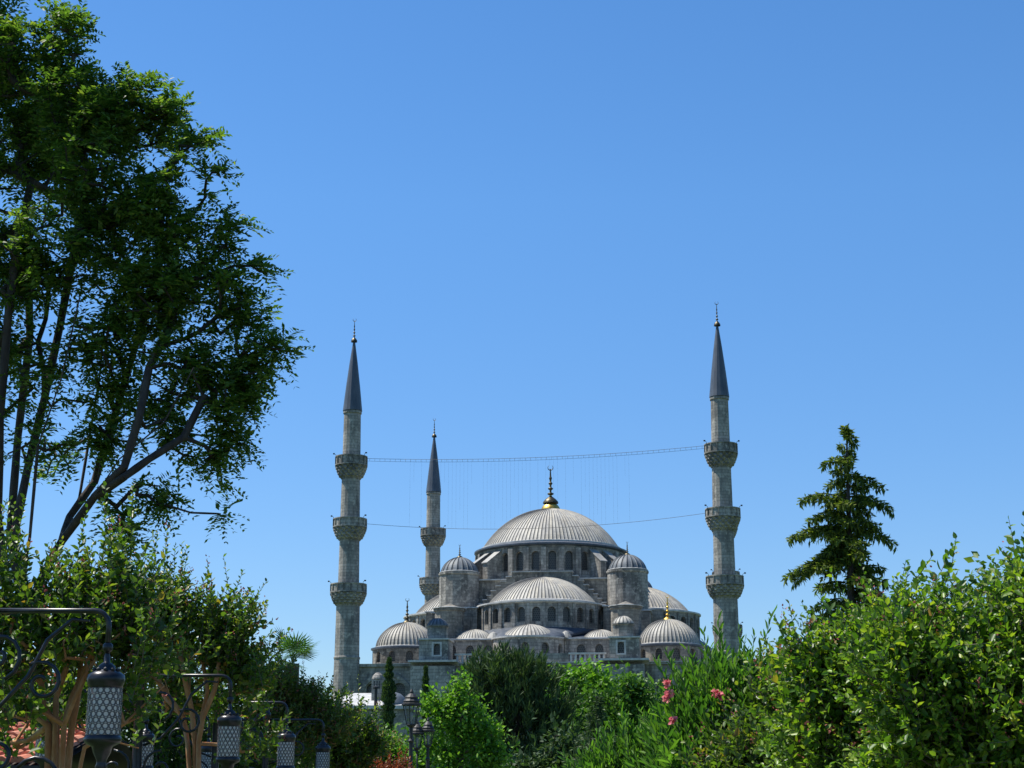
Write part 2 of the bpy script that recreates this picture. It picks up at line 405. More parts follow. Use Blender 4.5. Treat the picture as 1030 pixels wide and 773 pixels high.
# --- base block and its outer wall with arched windows (front) ---
def flat(y0, x0=0, sg=-1): return lambda s, z, d: (s, y0 + sg * d, z)
def flatx(x0, sg): return lambda s, z, d: (x0 + sg * d, s * sg * 1.0, z)
mb = MB()
wins = [(-21.2, 1.7, 12.6, 16.8), (-17.6, 1.7, 12.6, 16.8), (-8.6, 1.6, 12.2, 16.2), (-5.2, 1.6, 12.2, 16.2), (-1.8, 1.6, 12.2, 16.2), (1.6, 1.6, 12.2, 16.2), (5.0, 1.6, 12.2, 16.2), (8.4, 1.6, 12.2, 16.2), (17.6, 1.7, 12.6, 16.8), (21.2, 1.7, 12.6, 16.8)]
arcade(mb, flat(BF), -BW, BW, 9, 19.0, wins, .7, mosque, 4)
wins = [(x, 2.2, 2.5, 7) for x in np.linspace(-20, 20, 11)]
arcade(mb, flat(BF), -BW, BW, 0, 9, wins, .6, mosque, 4)
for sg in (-1, 1):
    f_ = (lambda sg: (lambda s, z, d: (sg * (BW + d), sg * s, z)))(sg)
    arcade(mb, f_, -31, 31, 9, 19, [(x, 2.0, 12, 16.4) for x in np.linspace(-26, 26, 9)], .6, mosque, 5)
    arcade(mb, f_, -31, 31, 0, 9, [(x, 2.0, 2.5, 7) for x in np.linspace(-26, 26, 9)], .6, mosque, 5)
mb.poly([(BW, BB, 0), (-BW, BB, 0), (-BW, BB, 19), (BW, BB, 19)])
mb.build('outer_wall', M['stone'], mosque)
mb = MB(); mb.box(-BW - .35, BW + .35, BF - .35, BB + .35, 19.0, 19.28); mb.build('cornice', M['stone'], mosque)
mb = MB(); mb.box(-BW - .42, BW + .42, BF - .42, BB + .42, 19.283, 19.36); mb.build('terrace_roof', M['lead_rim'], mosque)
# blind relieving arches on the two corner bays
for cx in (-19.4, 19.4):
    mb = MB(); K = 14
    for i in range(K):
        a, b = PI * i / K, PI * (i + 1) / K
        for (r0, r1) in ((3.4, 3.9),):
            P = [(cx - r * math.cos(t), 14.2 + r * 1.05 * math.sin(t)) for t in (a, b) for r in (r0, r1)]
            q = [P[0], P[1], P[3], P[2]]
            mb.poly([(x, BF - .22, z) for x, z in q]); mb.poly([(q[1][0], BF - .22, q[1][1]), (q[1][0], BF, q[1][1]), (q[2][0], BF, q[2][1]), (q[2][0], BF - .22, q[2][1])])
            mb.poly([(q[0][0], BF - .22, q[0][1]), (q[3][0], BF - .22, q[3][1]), (q[3][0], BF, q[3][1]), (q[0][0], BF, q[0][1])])
    mb.build('relieving_arch', M['stone'], mosque)
# --- buttress piers of the front with their domed turrets ---
for sx, nm in ((-1, 'L'), (1, 'R')):
    cx = sx * 12.7
    mb = MB(); mb.box(cx - 3.0, cx + 2.6 if sx > 0 else cx + 2.9, BF - 2.2, BF + .3, 0, 18.9); mb.build('buttress', M['stone'], mosque)
    mb = MB(); mb.box(cx - 3.3, cx + 3.2, BF - 2.5, BF + 1.0, 19.37, 19.62); mb.build('buttress_ledge', M['lead_rim'], mosque)
    mb = MB()
    arcade(mb, flat(BF - 1.7), cx - 1.95, cx + 1.95, 19.62, 22.2, [(cx - .45 * sx, .85, 20.3, 21.7)], .5, mosque, 3)
    mb.poly([(cx + 1.95, BF - 1.7, 19.62), (cx + 1.95, BF + 2.6, 19.62), (cx + 1.95, BF + 2.6, 22.2), (cx + 1.95, BF - 1.7, 22.2)])
    mb.poly([(cx - 1.95, BF + 2.6, 19.62), (cx - 1.95, BF - 1.7, 19.62), (cx - 1.95, BF - 1.7, 22.2), (cx - 1.95, BF + 2.6, 22.2)])
    mb.poly([(cx + 1.95, BF + 2.6, 19.62), (cx - 1.95, BF + 2.6, 19.62), (cx - 1.95, BF + 2.6, 22.2), (cx + 1.95, BF + 2.6, 22.2)])
    tbs = mb.build('turret_base', M['stone'], mosque)
    wx = cx - .45 * sx; mb = MB(); yf = BF - 1.7
    for (a_, b_, c_, d_) in ((wx - .68, wx - .44, 20.1, 21.9), (wx + .44, wx + .68, 20.1, 21.9), (wx - .44, wx + .44, 20.1, 20.3), (wx - .44, wx + .44, 21.72, 21.9)): mb.box(a_, b_, yf - .06, yf - .003, c_, d_)
    mb.build('window_frame', M['lead_rim'], tbs)
    mb = MB(); mb.box(cx - 2.12, cx + 2.12, BF - 1.9, BF + 2.8, 22.2, 22.38); mb.build('turret_ledge', M['lead_rim'], mosque)
    c = (cx - .2 * sx, BF + .3)
    mb = MB(); mb.lathe([(1.42, 22.38), (1.42, 24.1), (1.62, 24.2), (1.62, 24.4), (1.4, 24.42)], c, 8, PI / 8, 2 * PI + PI / 8)
    d = mb.build('turret_drum', M['stone'], mosque)
    ribbed_dome('turret_dome', M['lead_blue'] if sx < 0 else M['lead'], d, c, 1.42, 1.05, 24.42, 16, rh=.05, rings=8)
    # round stair stage behind the turret
    c2 = (sx * 14.6, BF + 9.5)
    mb = MB(); mb.lathe([(2.1, 19.3), (2.1, 27.3), (2.3, 27.4), (2.3, 27.65), (.01, 28.5)], (sx * 12.4, BF + 10.2), 12)
    mb.build('stair_stage', M['stone_dark'], mosque)
    rim('stair_stage_rim', M['lead_rim'], mosque, (sx * 12.4, BF + 10.2), 1.6, 2.45, 27.83, .1, 12)
# --- balustrade and parapet on the terrace edge ---
mb = MB(); mb.box(-6.6, 5.2, BF - .1, BF + .3, 19.37, 20.5); mb.build('parapet', M['stone'], mosque)
for (x0, x1) in ((-10.1, -6.6), (5.2, 10.2)):
    mb = MB(); mb.box(x0, x1, BF - .1, BF + .25, 20.35, 20.55); mb.box(x0, x1, BF - .1, BF + .25, 19.37, 19.45)
    bal = mb.build('balustrade', M['lead_rim'], mosque)
    k = int((x1 - x0) / .62)
    for i in range(k):
        x = x0 + (i + .5) * (x1 - x0) / k
        m2 = MB(); m2.lathe([(.1, 19.45), (.17, 19.65), (.17, 20.0), (.1, 20.35)], (x, BF + .07), 6); m2.build('baluster', M['lead_rim'], bal)
# --- exedra storey: front and the other three sides ---
def rotq(k):   # quarter turns of the plan
    ca, sa = round(math.cos(k * PI / 2)), round(math.sin(k * PI / 2))
    return lambda p: (p[0] * ca - p[1] * sa, p[0] * sa + p[1] * ca) + tuple(p[2:])
class RMB(MB):
    def __init__(s, k): super().__init__(); s.t = rotq(k)
    def build(s, *a, **kw):
        s.v = [s.t(p) for p in s.v]; return super().build(*a, **kw)
def side(k, front):
    T = rotq(k)
    def fm(f): return lambda s, z, d: T(f(s, z, d))
    ec = (-0.8, -24.2); er = 5.0; q0 = -25.0; half = 14.0 if front else 13.0
    z0, z1 = 19.36, 22.75
    if not front: ec = (0, -20.5); q0 = -21.2
    ex = ec[0]
    mb = MB()
    ww = lambda x: (x, 1.15, 20.3, 22.1)
    for sg in (-1, 1):
        a, b = (5.0 + ex, half) if sg > 0 else (-half, -5.0 + ex)
        wn = [ww(x) for x in ((6.4, 8.9, 11.4) if sg > 0 else (-11.4, -8.9, -6.4))]
        arcade(mb, fm(flat(q0)), a, b, z0, z1, wn, .45, mosque, 3)
    r_ = er; s0 = (PI + .16) * r_; s1 = (2 * PI - .16) * r_
    wn = [((PI + PI * t) * r_, 1.15, 20.3, 22.1) for t in (.14, .32, .5, .68, .86)]
    arcade(mb, fm(cyl(ec, r_)), s0, s1, z0, z1, wn, .45, mosque, .6)
    for sx in (-1, 1):
        P = [(sx * half, q0, z0), (sx * half, -12, z0), (sx * half, -12, z1), (sx * half, q0, z1)]
        if sx < 0: P.reverse()
        mb.poly([T(p) for p in P])
    mb.build('exedra_wall', M['stone'], mosque)
    # cornice and sloping lead roof up to the semi-dome drum
    out = [(-half - .2, q0 - .25), (ex - 5.1, q0 - .25)]
    for i in range(13):
        a = PI + .12 + (PI - .24) * i / 12; out.append((ec[0] + (er + .25) * math.cos(a), ec[1] + (er + .25) * math.sin(a)))
    out += [(ex + 5.1, q0 - .25), (half + .2, q0 - .25), (half + .2, -12), (-half - .2, -12)]
    mb = RMB(k); mb.prism(out, z1, z1 + .22); mb.build('exedra_cornice', M['lead_rim'], mosque)
    mb = RMB(k); inn = []
    n_ = len(out) - 2
    for i in range(n_):
        a = PI + PI * i / (n_ - 1); inn.append((9.3 * math.cos(a), -13 + 9.3 * math.sin(a)))
    for i in range(n_ - 1):
        o0, o1, i0, i1 = out[i], out[i + 1], inn[i], inn[i + 1]
        sh = .94
        mb.poly([(o0[0] * sh, o0[1] * sh + -.6, z1 + .24), (o1[0] * sh, o1[1] * sh - .6, z1 + .24), (i1[0], i1[1], 25.0), (i0[0], i0[1], 25.0)])
    mb.build('skirt_roof', M['spire'], mosque, seam=None)
    # the three exedra half domes and the little cones between them
    for (x, y, r, h, zz) in ((ec[0], ec[1] + .3, 3.95, 2.2, 22.98), (-8.7, q0 + 3.0, 2.8, 1.75, 22.98), (8.9, q0 + 3.0, 2.5, 1.5, 22.98)):
        c = T((x, y))
        d = ribbed_dome('exedra_dome', M['lead'], mosque, c, r, h, zz, 40, rh=.05, rings=10)
        rim('exedra_rim', M['lead_rim'], d, c, r - .1, r + .3, zz + .04, .12, 40)
    for x in (ex - 5.0, ex + 5.0):
        c = T((x, q0 + 1.2)); mb = MB(); mb.lathe([(1.0, 22.98), (.85, 23.3), (.5, 23.9), (.01, 24.2)], c, 12); mb.build('lead_cone', M['lead'], mosque)
    # drum of the great semi-dome
    c = (0, -13.0); r_ = 9.3; mb = MB(); Z0, Z1 = 24.9, 28.45
    step_ = R(13.4); wn = [((1.5 * PI + (i - 6) * step_) * r_, 1.15, 25.75, 27.8) for i in range(13)]
    arcade(mb, fm(cyl(c, r_)), PI * r_, 2 * PI * r_, Z0, Z1, wn, .5, mosque, .6)
    mb.build('semi_dome_drum', M['stone'], mosque)
    for i in range(12):        # slim buttress strips between its windows
        a = 1.5 * PI + (i - 5.5) * step_
        mb = RMB(k); mb.box(-.22, .22, -.16, .1, Z0, Z1 - .05, a + PI / 2, (r_ * math.cos(a), -13 + r_ * math.sin(a))); mb.build('pilaster', M['stone'], mosque)
    cc = T(c); a0 = PI + k * PI / 2
    mb = MB(); mb.lathe([(9.3, 28.3), (9.65, 28.45), (9.65, 28.66), (7.6, 28.98)], cc, 48, a0, a0 + PI); mb.build('semi_dome_cornice', M['lead_rim'], mosque)
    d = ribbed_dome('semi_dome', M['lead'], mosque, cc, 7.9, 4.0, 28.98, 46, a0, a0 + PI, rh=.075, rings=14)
    rim('semi_dome_rim', M['lead_rim'], d, cc, 7.7, 8.15, 29.03, .16, 48, a0, a0 + PI)
    # wing walls beside the drum
    for sx in (-1, 1):
        mb = RMB(k); x0, x1 = sorted((sx * 9.0, sx * 12.2)); mb.box(x0, x1, -17.2, -12.0, 19.36, 28.2); mb.build('wing_wall', M['stone_dark'], mosque)
        mb = RMB(k); mb.box(x0 - .15, x1 + .15, -17.4, -12.0, 28.2, 28.36); mb.build('wing_ledge', M['lead_rim'], mosque)
    # stepped arch above the semi-dome
    lv = [(4.4, 33.55), (5.2, 33.0), (6.0, 32.35), (6.7, 31.7), (7.4, 31.0), (8.0, 30.35), (8.6, 29.7), (9.2, 29.1)]
    pts = [(-9.2, 28.2)]
    prev = 0
    mb = RMB(k); last = 28.0
    st = MB()
    rm = RMB(k)
    lo = 28.2
    for i in range(len(lv) - 1, -1, -1):
        x, z = lv[i]
        mb.box(-x, x, -14.0, -12.3, lo, z); lo = z
        nx = lv[i - 1][0] if i else 0
        if i: rm.box(-x - .08, -nx + .02, -14.12, -12.3, z + .003, z + .12); rm.box(nx - .02, x + .08, -14.12, -12.3, z + .003, z + .12)
        else: rm.box(-x - .08, x + .08, -14.12, -12.3, z + .003, z + .12)
    sa = mb.build('stepped_arch', M['stone_dark'], mosque); rm.build('step_lead', M['lead_rim'], sa)
for k in range(4): side(k, k == 0)
# --- central block, weight towers ---
mb = MB(); mb.box(-12.3, 12.3, -12.3, 12.3, 19.36, 32.75); mb.build('central_block', M['stone_dark'], mosque)
mb = MB(); mb.box(-12.6, 12.6, -12.6, 12.6, 32.75, 32.95); mb.build('block_ledge', M['lead_rim'], mosque)
for (sx, sy) in ((-1, -1), (1, -1), (-1, 1), (1, 1)):
    c = (sx * 12.3, sy * 12.3)
    mb = MB(); mb.lathe([(2.95, 19.36), (2.95, 33.3), (3.1, 33.45), (3.1, 33.65), (2.6, 33.75)], c, 16, PI / 16, 2 * PI + PI / 16)
    tw = mb.build('weight_tower', M['stone'], mosque)
    ribbed_dome('tower_dome', M['lead_blue'], tw, c, 2.75, 2.3, 33.78, 20, rh=.09, rings=12, point=.15)
    rim('tower_rim', M['lead_rim'], tw, c, 2.6, 2.95, 33.85, .1, 32)
    finial('tower_finial', tw, c, 36.15, 2.1, s=1.5)
    # lower shoulder block under each tower
    mb = MB(); x0, x1 = sorted((sx * 11.2, sx * 15.6)); y0, y1 = sorted((sy * 11.2, sy * 16.6)); mb.box(x0, x1, y0, y1, 19.37, 27.6); mb.build('tower_shoulder', M['stone_dark'], mosque)
    mb = MB(); mb.box(x0 - .2, x1 + .2, y0 - .2, y1 + .2, 27.6, 27.78); mb.build('shoulder_ledge', M['lead_rim'], mosque)
# --- main drum with windows, buttresses, dome ---
mb = MB(); r_ = 11.2; wn = [((i + .5) * 2 * PI / 28 * r_, 1.2, 34.3, 37.2) for i in range(28)]
arcade(mb, cyl((0, 0), r_), 0, 2 * PI * r_, 32.9, 38.2, wn, .55, mosque, .6)
mb.build('main_drum', M['stone'], mosque)
for i in range(28):
    a = i * 2 * PI / 28
    diag = abs((math.degrees(a) % 90) - 45) < 14
    if diag:
        mb = MB(); dd = 2.9
        # sloping-topped flying buttress
        P = [(0, -.5, 32.95), (dd, -.5, 32.95), (dd, -.5, 35.4), (0, -.5, 37.6), (0, .5, 32.95), (dd, .5, 32.95), (dd, .5, 35.4), (0, .5, 37.6)]
        ca, sa = math.cos(a), math.sin(a)
        P = [((11.1 + x) * ca - y * sa, (11.1 + x) * sa + y * ca, z) for x, y, z in P]
        b0 = mb.add(P); mb.f += [tuple(b0 + q for q in t) for t in ((0, 1, 2, 3), (7, 6, 5, 4), (1, 5, 6, 2), (3, 2, 6, 7), (0, 4, 5, 1), (0, 3, 7, 4))]
        bo = mb.build('flying_buttress', M['stone'], mosque)
        mb = MB(); P = [(-.05, -.62, 37.65), (dd + .15, -.62, 35.4), (dd + .15, .62, 35.4), (-.05, .62, 37.65)]
        P = [((11.1 + x) * ca - y * sa, (11.1 + x) * sa + y * ca, z) for x, y, z in P] 
        P += [(x, y, z + .14) for x, y, z in P]
        b0 = mb.add(P); mb.f += [tuple(b0 + q for q in t) for t in ((3, 2, 1, 0), (4, 5, 6, 7), (0, 1, 5, 4), (1, 2, 6, 5), (2, 3, 7, 6), (3, 0, 4, 7))]
        mb.build('buttress_coping', M['lead'], bo)
    else:
        mb = MB(); mb.box(-.38, .38, -.45, .1, 32.96, 37.7, a + PI / 2, (r_ * math.cos(a), r_ * math.sin(a))); mb.build('drum_pier', M['stone'], mosque)
mb = MB(); mb.lathe([(11.2, 38.0), (11.75, 38.2), (11.75, 38.42), (10.4, 38.85)], (0, 0), 84); mb.build('drum_cornice', M['spire'], mosque)
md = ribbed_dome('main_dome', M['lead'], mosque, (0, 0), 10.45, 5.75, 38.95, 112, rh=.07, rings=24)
rim('main_dome_rim', M['lead_rim'], md, (0, 0), 10.2, 10.75, 38.97, .2, 96)
# gilded foot and alem
mb = MB(); mb.lathe([(1.55, 44.4), (1.5, 44.75), (1.25, 45.2), (.85, 45.6), (.5, 46.0), (.22, 46.6), (.18, 46.9)], (0, 0), 24)
mb.build('gilded_base', M['gold'], mosque, smooth=True)
f0 = finial('main_finial', mosque, (0, 0), 45.8, 5.8, s=1.3)
# --- corner domes ---
for (sx, sy) in ((-1, -1), (1, -1), (-1, 1), (1, 1)):
    c = (sx * 18.2, sy * 22.3); r_ = 4.75
    mb = MB(); wn = [((i + .5) * PI / 6 * r_, 1.0, 19.95, 21.35) for i in range(12)]
    arcade(mb, cyl(c, r_), 0, 2 * PI * r_, 19.36, 21.75, wn, .35, mosque, .6)
    d = mb.build('corner_drum', M['stone_dark'], mosque)
    mb = MB(); mb.lathe([(4.7, 21.6), (5.0, 21.75), (5.0, 21.92), (4.3, 22.05)], c, 48); mb.build('corner_cornice', M['spire'], d)
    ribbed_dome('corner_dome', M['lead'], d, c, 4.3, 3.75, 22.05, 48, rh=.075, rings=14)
    rim('corner_rim', M['lead_rim'], d, c, 4.1, 4.5, 22.08, .14, 48)
    finial('corner_finial', d, c, 25.6, 3.6, s=1.35, m=M['gold'] if sx > 0 and sy < 0 else M['bronze'])

ZX = [0, 19, 22.75, 24.9, 28.45, 28.98, 32.98, 33.6, 38.9, 44.7, 60]; ZY = [0, 18.55, 22.5, 24.4, 28.0, 28.5, 32.5, 33.25, 38.35, 44.65, 60]
for o in mosque.children_recursive:
    if o.type == 'MESH':
        co = np.zeros(len(o.data.vertices) * 3, np.float32); o.data.vertices.foreach_get('co', co); co[2::3] = np.interp(co[2::3], ZX, ZY); o.data.vertices.foreach_set('co', co); o.data.update()

# ================================================================== MINARETS
def minaret():
    root = empty('minaret')
    n = 16
    mb = MB(); mb.lathe([(2.6, 0), (2.6, 9), (1.85, 12.5), (1.72, 19.5), (1.8, 19.6), (1.8, 19.8), (1.68, 19.9), (1.6, 27.2)], (0, 0), n)
    mb.lathe([(1.45, 29.0), (1.36, 36.0)], (0, 0), n); mb.lathe([(1.36, 38.0), (1.27, 44.8)], (0, 0), n)
    mb.lathe([(1.26, 46.5), (1.18, 53.3), (1.3, 53.4), (1.3, 53.7), (1.2, 53.75)], (0, 0), n)
    mb.build('shaft', M['minaret'], root)
    for zb, zt, rs, ro in ((26.7, 29.65, 1.6, 2.45), (35.6, 38.6, 1.4, 2.3), (44.1, 47.3, 1.28, 2.2)):
        # muqarnas corbel in four tiers, then slab, carved parapet
        mb = MB(); H = zt - zb; prof = []
        for t in range(5):
            f0, f1 = t / 5, (t + 1) / 5
            r0 = rs + (ro - .05 - rs) * (f0 ** .6); r1 = rs + (ro - .05 - rs) * (f1 ** .6)
            prof += [(r0, zb + H * .58 * f0), (r0 * .55 + r1 * .45, zb + H * .58 * (f0 * .35 + f1 * .65)), (r1, zb + H * .58 * (f1 - .03))]
        mb.lathe(prof, (0, 0), 64, mod=lambda a, k, z: 1 + .06 * (1 if (k // 2 + int(z * 3)) % 2 else -1))
        bal = mb.build('balcony', M['minaret'], root)
        mb = MB(); mb.lathe([(rs, zb + H * .575), (ro + .05, zb + H * .58), (ro + .05, zb + H * .64), (ro - .06, zb + H * .645), (ro - .06, zt - .14), (ro + .04, zt - .13), (ro + .04, zt), (ro - .18, zt), (ro - .18, zb + H * .65), (rs - .1, zb + H * .65)], (0, 0), 32)
        mb.build('parapet', M['minaret'], bal)
        for i in range(16):
            a = i * PI / 8; m2 = MB(); m2.box(-.06, .06, -.05, .06, zb + H * .65, zt - .15, a, ((ro - .0) * math.cos(a), (ro - .0) * math.sin(a))); m2.build('panel_post', M['stone_dark'], bal)
        for a in (R(200), R(-20)):
            m2 = MB(); x, y = (ro + .1) * math.cos(a), (ro + .1) * math.sin(a)
            m2.tube([(x * .93, y * .93, zt - .1), (x * .94, y * .94, zt + .2), (x * 1.03, y * 1.03, zt + .3)], .03, 5)
            m2.box(-.11, .11, -.08, .08, zt + .25, zt + .42, a, (x * 1.06, y * 1.06)); m2.build('floodlight', M['lamp_iron'], bal)
    mb = MB(); mb.lathe([(1.2, 53.74), (1.36, 53.78), (1.34, 54.0), (1.0, 57.2), (.55, 60.9), (.12, 64.0), (.1, 64.2)], (0, 0), n); sp = mb.build('spire', M['spire'], root)
    finial('finial', root, (0, 0), 63.9, 3.3, s=.85)
    return root
mn = minaret()
gm = 'tall minarets at the corners of the mosque'
labs = [(Lm, 'slender three-balcony stone minaret at the left end of the mosque front, tallest on the left'),
        (Rm, 'slender three-balcony stone minaret standing right of the mosque domes'),
        (Bm, 'far minaret that looks shorter, rising behind the domes just right of the left front minaret'),
        (Cm, 'minaret hidden directly behind the one on the right of the domes')]
for i, (p, lb) in enumerate(labs):
    o = mn if i == 0 else copy_tree(mn)
    o.location = (p.x, p.y, 0); o.rotation_euler = (0, 0, R(-9.5 + 11 * (i == 1)))
    tag(o, lb, 'minaret', gm)

# mahya light strings between the front minarets
def cat_line(a, b, sag, n=28):
    return [a.lerp(b, t / n) - Vector((0, 0, sag * 4 * (t / n) * (1 - t / n))) for t in range(n + 1)]
def mahya():
    root = empty('string_lights', (Lm.x, Lm.y, 0), 0, 'thin festival light cables with hanging strands strung between the two front minarets', 'string lights')
    off = Vector((-Lm.x, -Lm.y, 0))
    A = Vector((Lm.x + 2.2, Lm.y - .3, 47.0)); B = Vector((Rm.x - 2.1, Rm.y + .3, 47.2))
    up = [p + off for p in cat_line(A, B, .75)]
    A2 = Vector((Lm.x + 2.2, Lm.y - .3, 37.9)); B2 = Vector((Rm.x - 2.1, Rm.y + .3, 38.1))
    lo = [p + off for p in cat_line(A2, B2, 1.35)]
    for pts, dz, r in ((up, 0, .024), (up, -.36, .018), (lo, 0, .024)):
        mb = MB(); mb.tube([p + Vector((0, 0, dz - (.0))) for p in pts], r, 4); mb.build('cable', M['cable'], root)
    rg = random.Random(3)
    def ip(L, t):
        x = t * (len(L) - 1); i = min(int(x), len(L) - 2); return L[i].lerp(L[i + 1], x - i)
    for i in range(58):
        t = .12 + .66 * i / 57
        a, b = ip(up, t), ip(lo, t)
        if rg.random() < .25: continue
        end = b if rg.random() < .6 else a.lerp(b, rg.uniform(.3, .9))
        mb = MB(); mb.tube([a, end], .005, 3)
        k = int((a - end).length / .75)
        for j in range(1, k):
            p = a.lerp(end, j / k); r = .026
            q = mb.add([p + Vector(v) * r for v in ((1, 0, 0), (-1, 0, 0), (0, 1, 0), (0, -1, 0), (0, 0, 1), (0, 0, -1))])
            mb.f += [(q + x, q + y, q + z) for x, y, z in ((0, 2, 4), (2, 1, 4), (1, 3, 4), (3, 0, 4), (2, 0, 5), (1, 2, 5), (3, 1, 5), (0, 3, 5))]
        mb.build('bulb_strand', M['cable'], root)
    for i in range(64):
        t = (i + .5) / 64; p = ip(up, t); mb = MB(); mb.tube([p, p - Vector((0, 0, .36))], .02, 4); mb.build('bulb', M['bulb'], root)
mahya()

# ================================================================== LOW BUILDING left of the mosque front
def tomb():
    Y = 175; a = at(385, 700, Y); root = empty('tomb_building', (a.x, Y, 0), R(-5), 'low pale building with shallow lead roof below the left minaret', 'building')
    zr = at(385, 712, Y).z; zt = at(385, 697, Y).z
    mb = MB(); arcade(mb, flat(-4), -6, 3.2, 0, zr, [(x, .9, 5.5, 8) for x in (-4.8, -2.6, -.4, 1.8)], .3, root, 3)
    mb.poly([(3.2, -4, 0), (3.2, 5, 0), (3.2, 5, zr), (3.2, -4, zr)]); mb.poly([(-6, 5, 0), (-6, -4, 0), (-6, -4, zr), (-6, 5, zr)]); mb.poly([(3.2, 5, 0), (-6, 5, 0), (-6, 5, zr), (3.2, 5, zr)])
    mb.build('wall', M['stone'], root)
    mb = MB(); x0, x1, y0, y1 = -6.4, 3.6, -4.4, 5.4
    mb.poly([(x0, y0, zr), (x1, y0, zr), (1, .5, zt), (-3, .5, zt)]); mb.poly([(x1, y0, zr), (x1, y1, zr), (1, .5, zt)]); mb.poly([(x1, y1, zr), (x0, y1, zr), (-3, .5, zt), (1, .5, zt)]); mb.poly([(x0, y1, zr), (x0, y0, zr), (-3, .5, zt)])
    mb.box(x0, x1, y0, y1, zr - .35, zr - .01)
    mb.build('roof', M['lead_rim'], root)
    d = MB(); d.lathe([(1.3, zr + .01), (1.3, zr + .2), (1.25, zr + .3), (1.05, zr + .8), (.6, zr + 1.2), (.01, zr + 1.4)], (1.7, -3.0), 20); d.build('small_dome', M['lead_blue'], root, smooth=True)
    t = MB(); cz = at(383, 678, Y).z
    t.box(-.55, .55, -.5, .5, zt - .9, cz - .7, 0, (-.2, -2)); t.lathe([(.62, cz - .7), (.62, cz - .55), (.5, cz - .3), (.25, cz - .05), (.01, cz)], (-.2, -2), 12)
    ch = t.build('chimney', M['stone'], root)
    o = MB()
    for sx in (-.25, .0, .25): o.box(sx - .07, sx + .07, -.52, -.505, cz - 1.7, cz - .9, 0, (-.2, -2))
    o.build('vent', M['window'], ch)
tomb()

# ================================================================== VEGETATION helpers
def leaf_mesh(name, P, D, L, W, m, parent, rng, fold=.35, up=.6, hexa=True):
    """P base points, D unit directions, L lengths, W widths -> one mesh of folded leaves"""
    n = len(P); P = np.asarray(P, float); D = np.asarray(D, float)
    D /= np.linalg.norm(D, axis=1, keepdims=True) + 1e-9
    Rn = rng.normal(size=(n, 3)) * (1 - up) + np.array([0, 0, up])
    S = np.cross(D, Rn); S /= np.linalg.norm(S, axis=1, keepdims=True) + 1e-9
    Nn = np.cross(S, D)
    L = np.broadcast_to(L, (n,))[:, None]; W = np.broadcast_to(W, (n,))[:, None]
    if hexa:
        a = P; b = P + D * L * .3 + S * W * .5 + Nn * W * fold * .5; c = P + D * L * .68 + S * W * .42 + Nn * W * (fold * .5 - .05)
        t = P + D * L - Nn * L * .10; d = P + D * L * .68 - S * W * .42 + Nn * W * (fold * .5 - .05); e = P + D * L * .3 - S * W * .5 + Nn * W * fold * .5
        V = np.stack([a, b, c, t, d, e], 1).reshape(-1, 3); q = 6; F = np.array([[0, 1, 2, 3], [0, 3, 4, 5]])
    else:
        a = P; b = P + D * L * .45 + S * W * .5 + Nn * W * fold * .4; t = P + D * L; d = P + D * L * .45 - S * W * .5 + Nn * W * fold * .4
        V = np.stack([a, b, t, d], 1).reshape(-1, 3); q = 4; F = np.array([[0, 1, 2], [0, 2, 3]])
    base = (np.arange(n) * q)[:, None, None]; FF = (F[None] + base).reshape(-1, F.shape[1])
    me = bpy.data.meshes.new(name); nf, k = FF.shape
    me.vertices.add(len(V)); me.vertices.foreach_set('co', V.astype(np.float32).ravel())
    me.loops.add(nf * k); me.loops.foreach_set('vertex_index', FF.astype(np.int32).ravel())
    me.polygons.add(nf); me.polygons.foreach_set('loop_start', (np.arange(nf) * k).astype(np.int32)); me.polygons.foreach_set('loop_total', np.full(nf, k, np.int32))
    me.update(calc_edges=True); me.materials.append(m)
    o = bpy.data.objects.new(name, me); col.objects.link(o); o.parent = parent
    return o

def skeleton(trunks, pts, rng, r_tip, power=.46, bias=.25, jit=.12, rmax=None):
    """grow limbs from the trunk polylines to every twig point"""
    pos = []; par = []
    for tr in trunks:
        prev = -1
        for i, p in enumerate(tr):
            if i == 0 and pos and len(tr) > 0 and np.linalg.norm(np.array(p) - pos[0]) < 1e-6: prev = 0; continue
            pos.append(np.array(p, float)); par.append(prev); prev = len(pos) - 1
    top = pos[-1]; root = pos[0]
    allp = np.zeros((len(pos) + len(pts) * 5, 3)); k = len(pos); allp[:k] = np.array(pos)
    dist0 = np.zeros(len(allp)); 
    for i in range(k): dist0[i] = 0 if par[i] < 0 else dist0[par[i]] + np.linalg.norm(allp[i] - allp[par[i]])
    order = np.argsort([np.min(np.linalg.norm(allp[:k] - p, axis=1)) for p in pts])
    tips = {}
    for oi in order:
        p = pts[oi]; d = np.linalg.norm(allp[:k] - p, axis=1) + bias * dist0[:k]
        # prefer attaching below the tip
        d = d + np.maximum(0, allp[:k, 2] - p[2]) * .6
        j = int(np.argmin(d)); a = allp[j]; ln = np.linalg.norm(p - a)
        m = 1 + int(min(3, ln / .5)) if ln > .25 else 1
        cur = j
        for s in range(1, m + 1):
            t = s / m; q = a + (p - a) * t
            if s < m:
                q = q + rng.normal(size=3) * jit * ln * .5; q[2] += -.06 * ln * math.sin(PI * t)
            allp[k] = q; par.append(cur); dist0[k] = dist0[cur] + np.linalg.norm(q - allp[cur]); cur = k; k += 1
        tips[oi] = cur
    cnt = np.zeros(k)
    for v in tips.values(): cnt[v] += 1
    for i in range(k - 1, 0, -1):
        if par[i] >= 0: cnt[par[i]] += cnt[i]
    rad = r_tip * np.maximum(cnt, .5) ** power
    if rmax: rad = np.minimum(rad, rmax)
    return allp[:k], par, rad, tips

